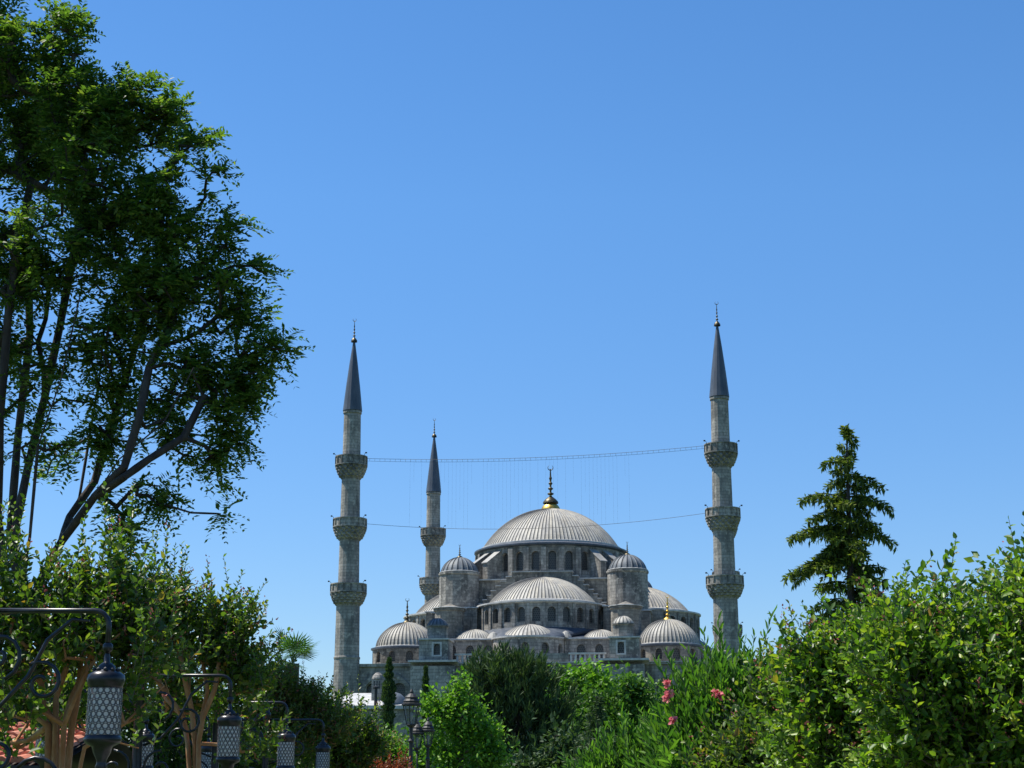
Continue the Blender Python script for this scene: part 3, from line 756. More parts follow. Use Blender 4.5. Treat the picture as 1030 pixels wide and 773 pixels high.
def limb_mesh(name, pos, par, rad, m, parent, rmin=0.0, sides=6):
    mb = MB()
    for i in range(len(par)):
        j = par[i]
        if j < 0 or rad[i] < rmin: continue
        a, b = Vector(pos[j]), Vector(pos[i])
        if (b - a).length < 1e-4: continue
        d = (b - a).normalized()
        mb.tube([a - d * rad[j] * .3, a.lerp(b, .5), b + d * rad[i] * .3], [min(rad[j], rad[i] * 1.35), rad[i] * 1.12, rad[i]], sides, False)
    return mb.build(name, m, parent, smooth=True)

def blob_points(blobs, n, rng, surf=.5):
    """blobs: (x,y,z,rx,ry,rz,weight)"""
    B = np.array(blobs, float); w_ = B[:, 3] * B[:, 4] * B[:, 5]; w_ = (w_ ** .8) * B[:, 6]; w_ /= w_.sum()
    idx = rng.choice(len(B), n, p=w_); u = rng.normal(size=(n, 3)); u /= np.linalg.norm(u, axis=1, keepdims=True)
    r = rng.random(n) ** (1 / 3); r = surf * (r ** .4) + (1 - surf) * r
    return B[idx, :3] + u * r[:, None] * B[idx, 3:6], u

def clumpy(blobs, rng, k=6, f=.44):
    """break every crown lobe into smaller leaf masses with gaps between them"""
    out = []
    for b in blobs:
        for _ in range(k):
            u = rng.normal(size=3); u /= np.linalg.norm(u); q = rng.uniform(.35, .85); g = f * rng.uniform(.65, 1.25)
            out.append((b[0] + u[0] * b[3] * q, b[1] + u[1] * b[4] * q, b[2] + u[2] * b[5] * q, b[3] * g, b[4] * g, b[5] * g * .85, b[6]))
    return out
def pxblobs(lst, Y, depth=.9):
    """(px, py, radius px, optional dy metres, optional weight) -> world blobs"""
    out = []
    for b in lst:
        px, py, r = b[:3]; dy = b[3] if len(b) > 3 else 0; wt = b[4] if len(b) > 4 else 1; asp = b[5] if len(b) > 5 else 1
        p = at(px, py, Y + dy); rr = r * (Y + dy) / 1700 * 1.03
        out.append((p.x, p.y, p.z, rr, rr * depth, rr * asp, wt))
    return out

def sprays(tips, outdir, kind, rng, S=1.0, per=1, nleaf=10, upb=.9, longp=.08):
    """leaf base points/directions/lengths for each twig tip, plus the thin shoot stems"""
    P = []; D = []; L = []; W = []; stems = []; ends = []
    for p, o in zip(tips, outdir):
        if kind in ('shoot', 'lance'):
            lance = kind == 'lance'; nl0 = nleaf
            for _ in range(per):
                lng = o[2] > .25 and rng.random() < longp; nleaf = int(nl0 * (2.1 if lng else 1))
                d = o * .5 + rng.normal(size=3) * .35 + np.array([0, 0, upb]); d /= np.linalg.norm(d)
                ln = S * (rng.uniform(.45, .65) if lng else rng.uniform(.22, .45))
                if lng: d = d * .5 + np.array([0, 0, .8]); d /= np.linalg.norm(d)
                side_ = np.cross(d, rng.normal(size=3)); side_ /= np.linalg.norm(side_)
                bend = rng.normal(size=3) * .12
                q0 = p + rng.normal(size=3) * .08 * S
                for i in range(nleaf):
                    t = (i + .6) / nleaf; q = q0 + d * ln * t + bend * ln * t * t
                    ang = 2.4 * i + rng.normal() * .2
                    sd_ = side_ * math.cos(ang) + np.cross(d, side_) * math.sin(ang)
                    P.append(q); D.append(d * (.55 + .4 * t + (.9 if lance else 0)) + sd_ * .85 + np.array([0, 0, -.05])); s = S * .078 * (1.08 - .5 * t) * rng.uniform(.55, 1.35); s *= (1.7 if lance else 1) * (.85 if lng else 1); L.append(s); W.append(s * (.24 if lance else .55))
                stems.append((q0, q0 + d * ln * .5 + bend * ln * .25, q0 + d * ln + bend * ln)); ends.append((q0 + d * ln + bend * ln, d))
            nleaf = nl0
        elif kind == 'pinnate':
            for _ in range(per):
                d = o * .7 + rng.normal(size=3) * .6 + np.array([0, 0, .15]); d /= np.linalg.norm(d)
                ln = S * rng.uniform(.3, .48); sd_ = np.cross(d, [0, 0, 1.0] + rng.normal(size=3) * .3); sd_ /= np.linalg.norm(sd_) + 1e-6
                for i in range(nleaf):
                    t = (i // 2 + 1) / (nleaf / 2); q = p + d * ln * t + np.array([0, 0, -.25 * ln * t * t]); sg = 1 if i % 2 else -1
                    P.append(q); D.append(d * .5 + sd_ * sg + rng.normal(size=3) * .12); s = S * .135 * rng.uniform(.75, 1.15) * (1.1 - .3 * t); L.append(s); W.append(s * .42)
        elif kind == 'clump':
            k = nleaf
            q = p + rng.normal(size=(k, 3)) * S * .5
            dd = rng.normal(size=(k, 3)) + o * .9 + np.array([0, 0, -.2])
            s = S * .42 * rng.uniform(.7, 1.25, k)
            P += list(q); D += list(dd); L += list(s); W += list(s * .62)
        elif kind == 'tuft':
            k = nleaf; d0 = o * .45 + np.array([0, 0, upb]) + rng.normal(size=3) * .2; d0 /= np.linalg.norm(d0)
            t = rng.random(k); q = p + d0 * (t * S)[:, None] + rng.normal(size=(k, 3)) * S * .10
            dd = d0 * 1.1 + rng.normal(size=(k, 3)) * .42
            s = S * .42 * rng.uniform(.7, 1.2, k); P += list(q); D += list(dd); L += list(s); W += list(s * .16)
    return np.array(P), np.array(D), np.array(L), np.array(W), stems, ends

def plant(name, blobs, base, trunks, label, cat, leafm, barkm, kind='clump', ntips=300, S=1.0, per=1, nleaf=12, seed=1, group=None,
          surf=.5, rtip=.012, power=.46, bias=.25, jit=.12, up=.6, hexa=True, rmin=0.0, upb=.9, bud=None, flowers=None, crown='crown', rmax=None, wood='trunk', longp=.08, clump=None):
    rng = np.random.default_rng(seed)
    root = empty(name, base, 0, label, cat, group); b = np.array(base, float)
    if clump: blobs = clumpy(blobs, rng, *clump)
    pts, u = blob_points(blobs, ntips, rng, surf); keep = pts[:, 2] > .15; pts, u = pts[keep] - b, u[keep]
    tr = [[np.array(p, float) - b for p in t] for t in trunks]
    pos, par, rad, tips = skeleton(tr, pts, rng, rtip, power, bias, jit, rmax=rmax)
    limb_mesh(wood, pos, par, rad, barkm, root, rmin)
    cen = pts.mean(axis=0); out = pts - cen; out /= np.linalg.norm(out, axis=1, keepdims=True) + 1e-6; out = out * .5 + u * .5
    P, D, L, W, stems, ends = sprays(pts, out, kind, rng, S, per, nleaf, upb, longp)
    leaf_mesh(crown, P, D, L, W, leafm, root, rng, up=up, hexa=hexa)
    if stems:
        mb = MB()
        for s in stems: mb.tube(s, [.0035 * S, .003 * S, .0018 * S], 3, False)
        mb.build('twig', barkm if bud is None else M['bark_grey'], root)
    if bud and ends:
        bp = []; bd = []
        for (e, d) in ends:
            if rng.random() < bud:
                for _ in range(7): bp.append(e + rng.normal(size=3) * .014 * S + d * rng.uniform(-.03, .05)); bd.append(d + rng.normal(size=3) * .7)
        if bp: leaf_mesh('bud_cluster', bp, bd, .022 * S, .014 * S, M['bud'], root, rng)['kind'] = 'stuff'
    if flowers is not None:
        for fp in flowers:
            fp = np.array(fp, float) - b; n = 24; q = fp + np.clip(rng.normal(size=(n, 3)), -1.5, 1.5) * .012; leaf_mesh('flower', q, rng.normal(size=(n, 3)), .035, .03, M['petal'], root, rng, up=.1)
    return root
def G(px, Y, py=700):
    p = at(px, py, Y); return (p.x, Y, 0)
def poly(*a):
    return [tuple(at(px, py, Y)) for px, py, Y in a]

#@@VEG
# ================================================================== PARK TREES IN THE MIDDLE DISTANCE
def far_tree(name, px, Y, blobs, label, leafm, kind='clump', ntips=260, S=.8, nleaf=60, seed=1, bark='bark_grey', group='park trees in front of the mosque', **kw):
    k = (.9 if kind == 'tuft' else .55) * S * 1700 / Y
    blobs = [(b[0], b[1] + k, b[2] * .94) + tuple(b[3:]) for b in blobs]
    g = G(px, Y); tb = at(px, blobs[0][1], Y)
    return plant(name, pxblobs(blobs, Y), g, [[g, (g[0] + .1, Y, tb.z * .35), (tb.x, Y, tb.z * .8)]], label, 'tree', M[leafm], M[bark], kind, ntips, S, 1, nleaf, seed, group, rtip=.02, hexa=False, clump=None if kind == 'tuft' else (6, .5), **kw)

far_tree('umbrella_pine', 515, 92, [(512, 692, 34), (498, 674, 24), (532, 678, 24), (480, 692, 20), (552, 694, 24), (468, 700, 12), (515, 735, 42), (478, 730, 24), (552, 738, 26), (520, 677, 20), (515, 790, 44)],
         'dark blue-green pine, the darkest and broadest tree in front of the mosque', 'leaf_pine', 'tuft', 620, 1.15, 46, 11, 'bark_dark', surf=.75, up=.2, upb=1.0)
far_tree('maple_tree', 462, 62, [(458, 700, 15), (442, 716, 14), (473, 712, 13), (488, 735, 14), (436, 742, 11), (460, 730, 16), (497, 748, 10), (478, 752, 15), (450, 760, 15), (495, 772, 12), (470, 780, 18), (432, 700, 7), (462, 682, 8)],
         'bright green broadleaf tree right beside the double street lamp', 'leaf_fresh', 'clump', 150, .42, 54, 12, surf=.9)
far_tree('plane_tree', 585, 120, [(582, 684, 20), (565, 682, 14), (604, 690, 18), (570, 715, 24), (600, 730, 26)],
         'light green tree just right of the dark pine, below the balustrade', 'leaf_fresh', 'clump', 230, .95, 40, 13, surf=.7)
far_tree('lime_tree', 625, 105, [(622, 694, 22), (645, 702, 17), (600, 700, 15), (612, 730, 32), (645, 735, 22), (590, 735, 20)],
         'round mid green tree in front of the right domed turret', 'leaf_mid', 'clump', 270, .8, 42, 14, surf=.7)
far_tree('dense_tree', 660, 140, [(650, 735, 26), (685, 740, 26), (620, 755, 30), (700, 760, 30)],
         'deep green tree mass low behind the oleander clump', 'leaf_mid', 'clump', 160, 1.0, 40, 15, surf=.7)
far_tree('dense_tree', 395, 120, [(395, 752, 26), (425, 755, 26), (365, 760, 26), (340, 750, 26)],
         'low green tree below the pale roofed building', 'leaf_mid', 'clump', 170, .8, 40, 16, surf=.7)
far_tree('low_dark_tree', 560, 75, [(562, 750, 22), (585, 762, 24), (545, 770, 26), (600, 775, 28), (520, 780, 30)],
         'dark tree low between the pine and the oleander', 'leaf_pine', 'clump', 200, .7, 40, 17, 'bark_dark', surf=.7)  # all its leaves in the dark pine needle colour
far_tree('round_shrub', 392, 56, [(392, 752, 14), (380, 760, 14), (405, 762, 14), (392, 775, 20), (365, 770, 14)],
         'small bright green rounded shrub left of the street lamps', 'leaf_fresh', 'clump', 170, .34, 40, 18, surf=.7)
def cypress(px, Y, ytop, ybot, wpx, label, seed):
    rng = np.random.default_rng(seed); g = G(px, Y); root = empty('cypress', g, 0, label, 'tree', 'slim cypress trees by the mosque wall')
    zt = at(px, ytop, Y).z; zb = max(.3, at(px, ybot, Y).z); wr = wpx * Y / 1700 * .5
    n = 5200; t = rng.random(n); z = zb + (zt - zb) * t; r = wr * np.minimum(1, (1 - t) * 2.2) ** .6 * (.75 + .35 * np.sin(z * 5 + 3 * np.sin(z * 2.1))) * np.sqrt(rng.random(n))
    a = rng.random(n) * 2 * PI; P = np.stack([r * np.cos(a), r * np.sin(a), z], 1); D = np.stack([np.cos(a) * .5, np.sin(a) * .5, np.ones(n)], 1) + rng.normal(size=(n, 3)) * .3
    mb = MB(); mb.tube([(0, 0, 0), (0, 0, zb + (zt - zb) * .5), (0, 0, zt * .97)], [.16, .1, .02], 6); mb.build('trunk', M['bark_dark'], root)
    leaf_mesh('crown', P, D, .34, .12, M['leaf_pine'], root, rng, up=.2, hexa=False)
cypress(391, 150, 664, 745, 12, 'slim dark cypress rising in front of the left buttress wall', 21)
cypress(428, 165, 672, 745, 7, 'smaller narrow cypress right of the darker cypress, against the buttress', 22)
# layered dwarf cedar
def conifer(name, px, Y, ytop, ybase, wmax, label, seed, leafm, explicit=(), nb=70, group=None, lean=0, dens=1.0, blade=.13, power=1.0, droop=.2):
    rng = np.random.default_rng(seed); g = np.array(G(px, Y)); root = empty(name, tuple(g), 0, label, 'tree', group)
    zt = at(px, ytop, Y).z; zb = max(.4, at(px, ybase, Y).z); mpp = Y / 1700 * 1.03
    mb = MB(); mb.tube([(0, 0, 0), (lean * .3, 0, zt * .5), (lean, 0, zt)], [.013 * zt + .04, .009 * zt + .02, .015], 8); mb.build('trunk', M['bark_dark'], root)
    bm_ = MB(); P = []; D = []; L = []
    br = []
    for i in range(nb):
        t = (i + .5) / nb; z = zt - (zt - zb) * t; ln = (.06 + .94 * t ** power) * wmax * mpp * rng.uniform(.6, 1.08); br.append((rng.random() * 2 * PI + i * 2.4, z, ln))
    for (tx, ty, zroot) in explicit:
        p = at(tx, ty, Y); zz = at(px, zroot, Y).z; br.append((PI if p.x < g[0] else 0, zz, abs(p.x - g[0]), p.z))
    for b in br:
        a, z, ln = b[:3]; tipz = b[3] if len(b) > 3 else z + ln * rng.uniform(-.18, .12)
        a += rng.normal() * .1; dx, dy = math.cos(a), math.sin(a)
        tx = lean * (z / zt)
        pts = []
        for k in range(7):
            t = k / 6; pts.append(Vector((tx + dx * ln * t, dy * ln * t, z + (tipz - z) * t + .14 * ln * math.sin(PI * t) * .9 - .05 * ln * t ** 3)))
        bm_.tube(pts, [max(.006, .022 * ln * (1 - k / 6.5)) for k in range(7)], 4, False)
        # branchlets fanning to both sides, needles drooping from each
        nbl = max(6, int(ln * 11 * dens))
        for q in range(nbl):
            t = (q + .5) / nbl * .92 + .08; k = min(int(t * 6), 5); p = pts[k].lerp(pts[k + 1], t * 6 - k)
            sl = ln * .30 * (1.15 - t) + .10
            for sg in (-1, 1):
                sl2 = sl * rng.uniform(.5, 1.1); dv = Vector((dx * .6 - dy * sg, dy * .6 + dx * sg, -.15 - droop * rng.random())).normalized()
                m = max(3, int(sl2 / .05))
                for j in range(m):
                    s = (j + rng.random()) / m; pp = p + dv * sl2 * s; pp.z -= .35 * sl2 * s * s + rng.random() * .03
                    P.append(tuple(pp)); D.append((dv.x * .6 + rng.normal() * .45, dv.y * .6 + rng.normal() * .45, -.55 * rng.random() + .25)); L.append(blade * rng.uniform(.7, 1.2))
                    if rng.random() < .55:
                        P.append(tuple(pp)); D.append((rng.normal() * .3, rng.normal() * .3, -1)); L.append(blade * 1.25 * rng.uniform(.7, 1.2))
    bm_.build('limb', M['bark_dark'], root)
    P = np.array(P); leaf_mesh('crown', P, np.array(D), np.array(L), np.array(L) * .3, M[leafm], root, rng, up=.5, hexa=False)
conifer('dwarf_cedar', 600, 58, 700, 800, 44, 'small layered dark cedar behind the oleander clump', 31, 'leaf_pine', nb=34, dens=.7, blade=.16)
conifer('tall_cedar', 858, 46, 428, 640, 47, 'tall dark conifer with drooping tiers, standing above the right hedge against the sky', 32, 'leaf_cedar', nb=58, lean=.17,
        explicit=[(800, 500, 505), (790, 537, 535), (812, 534, 530), (786, 577, 565), (795, 582, 560), (815, 560, 548), (892, 510, 500), (895, 545, 530), (823, 466, 460), (826, 488, 482), (884, 488, 480), (808, 522, 515)], dens=2.3, power=.8, blade=.17, droop=.5)

far_tree('backing_tree', 150, 52, [(40, 720, 40), (110, 715, 36), (180, 720, 36), (250, 735, 34), (310, 750, 30), (-20, 700, 50), (60, 760, 50), (160, 765, 50), (260, 775, 44)],
         'dark tree mass closing the view behind the left hedge', 'leaf_locust', 'clump', 420, .6, 40, 79, surf=.6)
# palm by the left minaret
def palm():
    Y = 31; g = np.array(G(293, Y)); root = empty('fan_palm', tuple(g), 0, 'fan palm with spiky green leaves poking above the left hedge near the minaret', 'palm')
    top = at(291, 668, Y); z = top.z; mb = MB(); mb.tube([(0, 0, 0), (.03, 0, z * .6), (0, 0, z)], [.14, .12, .13], 10); mb.build('trunk', M['bark_grey'], root)
    rng = np.random.default_rng(5)
    for i in range(13):
        a = rng.random() * 2 * PI; e = rng.uniform(-.1, 1.2); ln = rng.uniform(.26, .42)
        d = Vector((math.cos(a) * math.cos(e), math.sin(a) * math.cos(e), math.sin(e))); s = d.cross(Vector((0, 0, 1))).normalized(); n_ = s.cross(d)
        st = Vector((0, 0, z)); en = st + d * ln
        mb = MB(); mb.tube([st, st.lerp(en, .5) + n_ * .03, en], .009, 4)
        for k in range(17):
            b = R(-100 + 200 * k / 16); dd = d * math.cos(b) + s * math.sin(b); tip = en + dd * (.34 + .08 * math.cos(b)) - Vector((0, 0, .05)); wv = (d * -math.sin(b) + s * math.cos(b)) * .016
            md_ = en + dd * .2; mb.poly([en, md_ + wv, tip, md_ - wv])
        mb.build('frond', M['leaf_palm'], root)
palm()

# copper shrub
def lower(blobs, Y, S):
    k = .31 * S * 1700 / Y
    return [(b[0], b[1] + k) + tuple(b[2:]) for b in blobs]
def shrub(name, px, Y, blobs, label, leafm, seed, ntips=200, S=.7, nleaf=14, kind='shoot', per=1, group=None, **kw):
    blobs = lower(blobs, Y, S)
    g = G(px, Y); p = at(px, blobs[0][1], Y)
    return plant(name, pxblobs(blobs, Y), g, [[g, (g[0], Y, max(.3, p.z * .55))]], label, 'shrub', M[leafm], M['bark_grey'], kind, ntips, S, per, nleaf, seed, group, rtip=.006, **kw)
shrub('copper_shrub', 385, 30, [(375, 775, 15), (398, 776, 14), (360, 780, 14), (380, 790, 22)], 'copper red leaved shrub at the foot of the street lamps', 'leaf_red', 41, 300, 1.0, 14, per=2)

# ================================================================== BIG TREE AT THE LEFT
YB = 26
big_bl = pxblobs([(20, 70, 55), (60, 62, 42), (52, 14, 24, 0, .7), (88, 18, 12, 0, .5), (90, 120, 58), (150, 118, 40), (190, 145, 28), (30, 150, 70, 1.5), (100, 205, 70), (170, 205, 48), (205, 182, 22, 0, .7), (215, 235, 30),
                  (255, 268, 18), (40, 260, 60, -.4), (130, 290, 60), (200, 300, 52), (245, 300, 25), (262, 350, 30), (285, 352, 12), (215, 370, 42), (250, 400, 20), (170, 360, 38, 0, .6), (235, 440, 16), (222, 420, 26), (205, 465, 25, 0, .8), (228, 480, 15),
                  (185, 510, 18, 0, .7), (212, 515, 15), (150, 430, 28, 0, .8), (95, 350, 45, 0, .6), (20, 340, 40, 0, .7), (70, 455, 24, -.5, .5), (35, 380, 30, -.6, .7), (120, 395, 30, .6, .7), (130, 530, 16, 0, .8), (190, 440, 24, .4, 1), (230, 400, 20, 0, .8), (175, 400, 26, 0, .8), (150, 490, 24, 0, 1.2), (95, 440, 26, 0, .5), (115, 515, 20, 0, .7), (15, 430, 30, 0, .3), (60, 400, 25, .5, .4), (-70, 60, 90, 1), (-90, 200, 100, 0), (-80, 330, 80, 1, .7), (-20, -30, 60, 1), (60, 470, 26, 2, .12), (170, 465, 20, 0, 1)], YB, 1.15)
big_bl = [(a, b, c, d * .93, e * .93, f * .93, g_) for a, b, c, d, e, f, g_ in big_bl]
tb = G(20, YB)
def PB(px, py, dy=0): return tuple(at(px, py, YB + dy))
big_tr = [[tb, PB(22, 700), PB(20, 600)],
          [tb, PB(22, 700), PB(20, 600), PB(14, 540), PB(28, 470, .3), PB(45, 400, .5), PB(60, 330, .8), PB(75, 250, .5), PB(90, 180, .3)],
          [tb, PB(26, 700), PB(30, 610), PB(45, 575), PB(62, 545), PB(95, 500, -.5), PB(125, 470, -.8), PB(140, 420, -.8), PB(150, 370, -.5), PB(175, 320)],
          [tb, PB(26, 700), PB(30, 610), PB(45, 575), PB(62, 545), PB(70, 520, .5), PB(95, 485, .6), PB(112, 430, .8), PB(130, 370, .8), PB(150, 300, .8)],
          [tb, PB(18, 700), PB(8, 600), PB(-2, 520), PB(0, 420, -.6), PB(8, 320, -.8), PB(20, 220, -.8)],
          [tb, PB(26, 700), PB(30, 610), PB(45, 575), PB(62, 545), PB(95, 500, -.5), PB(125, 480, -.8), PB(150, 462, -.7), PB(185, 440, -.5), PB(205, 400, -.3)]]
big_tr = big_tr[1:]
_l = [tb, PB(26, 700), PB(30, 610), PB(45, 575), PB(62, 545)]
big_tr += [_l + [PB(80, 500, 1), PB(90, 440, 1.2), PB(100, 380, 1), PB(108, 300, 1)], _l + [PB(95, 500, -.5), PB(120, 462, -1.4), PB(165, 425, -1.6), PB(195, 370, -1.5)],
           [tb, PB(22, 700), PB(20, 600), PB(10, 540, 1), PB(18, 440, 1.2), PB(30, 340, 1.2), PB(28, 240, 1)], [tb, PB(22, 700), PB(20, 600), PB(30, 540, -1), PB(38, 450, -1.2), PB(62, 380, -1.4), PB(80, 300, -1.5)]]
plant('locust_tree', big_bl, tb, big_tr, 'large spreading dark green tree with many leaning trunks filling the upper left corner', 'tree', M['leaf_locust'], M['bark_dark'],
      'pinnate', 2250, .97, 5, 12, 51, surf=.65, rtip=.013, power=.31, bias=.12, jit=.14, up=.65, hexa=False, rmax=.062, clump=(7, .52))

# ================================================================== CRAPE MYRTLES, LEFT ROW
gl = 'crape myrtle trees along the left side of the path'
def myrtle(px, Y, blobs, label, seed, leafm='leaf_myrtle', ntips=520, S=1.0, per=2, nleaf=14, group=gl, bud=.18, fork=None, bark='bark_orange', rmax=.024, limbs=(), **kw):
    g = G(px, Y); fk = fork or (px, 745)
    f = at(fk[0], fk[1], Y); tr = []; blobs = lower(blobs, Y, S)
    rg = random.Random(seed)
    stem = [g, (g[0] + .02, Y, f.z * .5), tuple(f)]
    c = blobs[0]
    for k in range(6):
        b = blobs[k % len(blobs)]; e = at(b[0], b[1], Y + rg.uniform(-.3, .3)); ox_ = (e.x - f.x) * .16 + rg.uniform(-.05, .05); oy_ = rg.uniform(-.12, .12)
        j = lambda a: Vector((rg.uniform(-a, a), rg.uniform(-a, a), 0))
        p1 = Vector(g) + Vector((ox_ * .35, oy_ * .4, f.z * .3)) + j(.015); p2 = Vector((g[0] + ox_ * .6, Y + oy_ * .7, f.z * .66)) + j(.02); p3 = f + Vector((ox_, oy_, 0)) + j(.02)
        m1 = p3.lerp(e, .25) + j(.05); m2 = p3.lerp(e, .55) + j(.07)
        tr.append([g, tuple(p1), tuple(p2), tuple(p3), tuple(m1), tuple(m2), tuple(p3.lerp(e, .85))])
    for (qa, qb, qc) in limbs: tr.append([g, (g[0], Y, f.z * .5), tuple(at(*qa, Y - .2)), tuple(at(*qb, Y - .3)), tuple(at(*qc, Y - .2))])
    return plant('crape_myrtle', pxblobs(blobs, Y), g, tr, label, 'tree', M[leafm], M[bark], 'shoot', ntips, S, per, nleaf, seed, group, rtip=.0048, power=.40, clump=(6, .42), bud=bud, rmax=rmax, bias=.15, **kw)
myrtle(66, 11.6, [(20, 610, 44), (85, 605, 46), (60, 575, 36), (115, 590, 32), (-30, 600, 50), (110, 548, 16, 0, .5), (40, 640, 30, .6, .5), (135, 620, 30), (0, 560, 26), (150, 560, 12, 0, .6), (122, 528, 9, 0, 1), (15, 670, 28, -.3, .6), (125, 670, 28, -.2, .7), (70, 680, 24, .8, .7), (130, 715, 18, .5, .6), (20, 705, 18, .5, .5)],
       'crape myrtle behind the nearest hanging lantern, its orange trunk beside the tiled roof', 61, ntips=330, longp=.22, S=.95, fork=(62, 730), limbs=[((85, 752), (125, 728), (165, 690))])
myrtle(205, 16.2, [(150, 610, 36), (205, 620, 34), (175, 585, 26), (225, 615, 22), (190, 560, 12, 0, .5), (160, 640, 30, .5), (235, 640, 26), (250, 585, 7, 0, 1.5), (205, 545, 8, 0, 1), (130, 590, 22), (185, 650, 28, .8, .6), (250, 655, 22), (165, 685, 22, .5, .7), (240, 692, 20, .5, .7), (200, 680, 18, .9, .7), (255, 720, 18, .5, .6)],
       'crape myrtle with forked orange trunk beside the second lamp post', 62, ntips=340, longp=.22, fork=(200, 748))
myrtle(285, 26.5, [(275, 695, 28), (310, 700, 26), (290, 685, 18), (322, 715, 20), (262, 700, 24), (300, 725, 26), (262, 672, 14)],
       'rust tinged crape myrtle below the fan palm', 63, 'leaf_autumn', 520, 1.05, fork=(283, 752))
myrtle(345, 29, [(350, 725, 22), (335, 715, 20), (365, 740, 18), (330, 745, 26), (355, 760, 24)],
       'low crape myrtle under the left minaret, last of the left row', 64, 'leaf_myrtle', 330, 1.1, fork=(345, 775))
shrub('hedge_shrub', 160, 27, [(60, 740, 34), (120, 735, 34), (170, 740, 34), (230, 745, 30), (280, 765, 26), (10, 700, 36), (90, 690, 30), (150, 690, 28), (200, 700, 28), (100, 780, 40), (200, 780, 40)], 'dark leafy hedge shrub behind the orange trunks', 'leaf_locust', 65, 800, 1.3, 12, per=2)

# ================================================================== RIGHT SIDE SHRUBS AND TREES
gr = 'crape myrtle trees on the right side of the path'
myrtle(1000, 8.6, [(1010, 640, 66), (945, 630, 46), (1045, 590, 42), (985, 580, 24, 0, .7), (925, 575, 18, 0, .8), (1028, 530, 12, 0, 1.2), (955, 565, 12, 0, .8), (1000, 690, 80), (930, 660, 60), (1060, 680, 80), (960, 740, 60), (1030, 760, 60)],
       'large glossy crape myrtle at the right edge of the picture, nearest of the right row', 71, 'leaf_myrtle_bright', 640, .74, 4, 14, group=gr, upb=.45, longp=.02, fork=(1010, 800), bark='bark_grey', bud=.05)
myrtle(880, 10.4, [(880, 655, 44), (915, 615, 32), (860, 635, 32), (900, 690, 56), (840, 690, 44), (850, 740, 50), (830, 650, 28), (905, 580, 14, 0, .6), (905, 750, 50)],
       'crape myrtle in front of the tall conifer, left of the glossy one at the edge', 72, 'leaf_myrtle_bright', 520, .8, 4, 14, group=gr, upb=.5, longp=.02, fork=(890, 805), bark='bark_grey', bud=.08)
myrtle(790, 13.5, [(800, 690, 34), (785, 720, 36), (820, 725, 36), (770, 750, 36), (815, 760, 34), (800, 660, 16, 0, .6), (750, 760, 30)],
       'crape myrtle between the pink flowering shrub and the taller right hand trees', 73, 'leaf_myrtle', 520, 1.05, 2, 14, group=gr, fork=(790, 800), bark='bark_grey', bud=.10)
shrub('oleander', 715, 14.5, [(725, 710, 30), (702, 725, 22), (748, 705, 28), (765, 710, 20), (725, 740, 36), (700, 755, 28), (755, 745, 34), (735, 688, 16), (708, 695, 14), (725, 780, 36)],
      'oleander with a few pink blossoms in front of the right corner dome', 'leaf_oleander', 74, 480, 1.2, 14, 'lance', per=3, upb=1.5, group='oleander clumps', flowers=[at(671, 688, 13.9), at(673, 699, 13.9), at(670, 703, 13.9), at(720, 697, 13.8), at(724, 699, 13.8), at(676, 725, 13.9)])
shrub('oleander', 635, 30, [(640, 762, 24), (615, 775, 20), (665, 758, 24), (640, 790, 30), (600, 795, 18), (670, 785, 26)],
      'flowerless bright oleander clump low in the centre right, before the dark cedar', 'leaf_oleander', 75, 420, 1.7, 14, 'lance', per=3, upb=1.5, group='oleander clumps')
far_tree('russet_tree', 775, 48, [(775, 668, 18), (795, 672, 18), (755, 676, 16), (775, 700, 30), (800, 700, 26)], 'russet tipped round tree showing between the right minaret and the conifer', 'leaf_autumn', 'clump', 200, .35, 36, 76, surf=.7)
far_tree('backing_tree', 1000, 24, [(960, 640, 60), (1020, 620, 70), (900, 680, 60), (1060, 660, 70), (850, 720, 50), (940, 720, 70), (1020, 730, 60)], 'tree with darkened leaves standing behind the right hand crape myrtles', 'leaf_locust', 'clump', 380, .32, 44, 77, surf=.6)  # leaf colour darkened to carry the shade in gaps between the myrtles

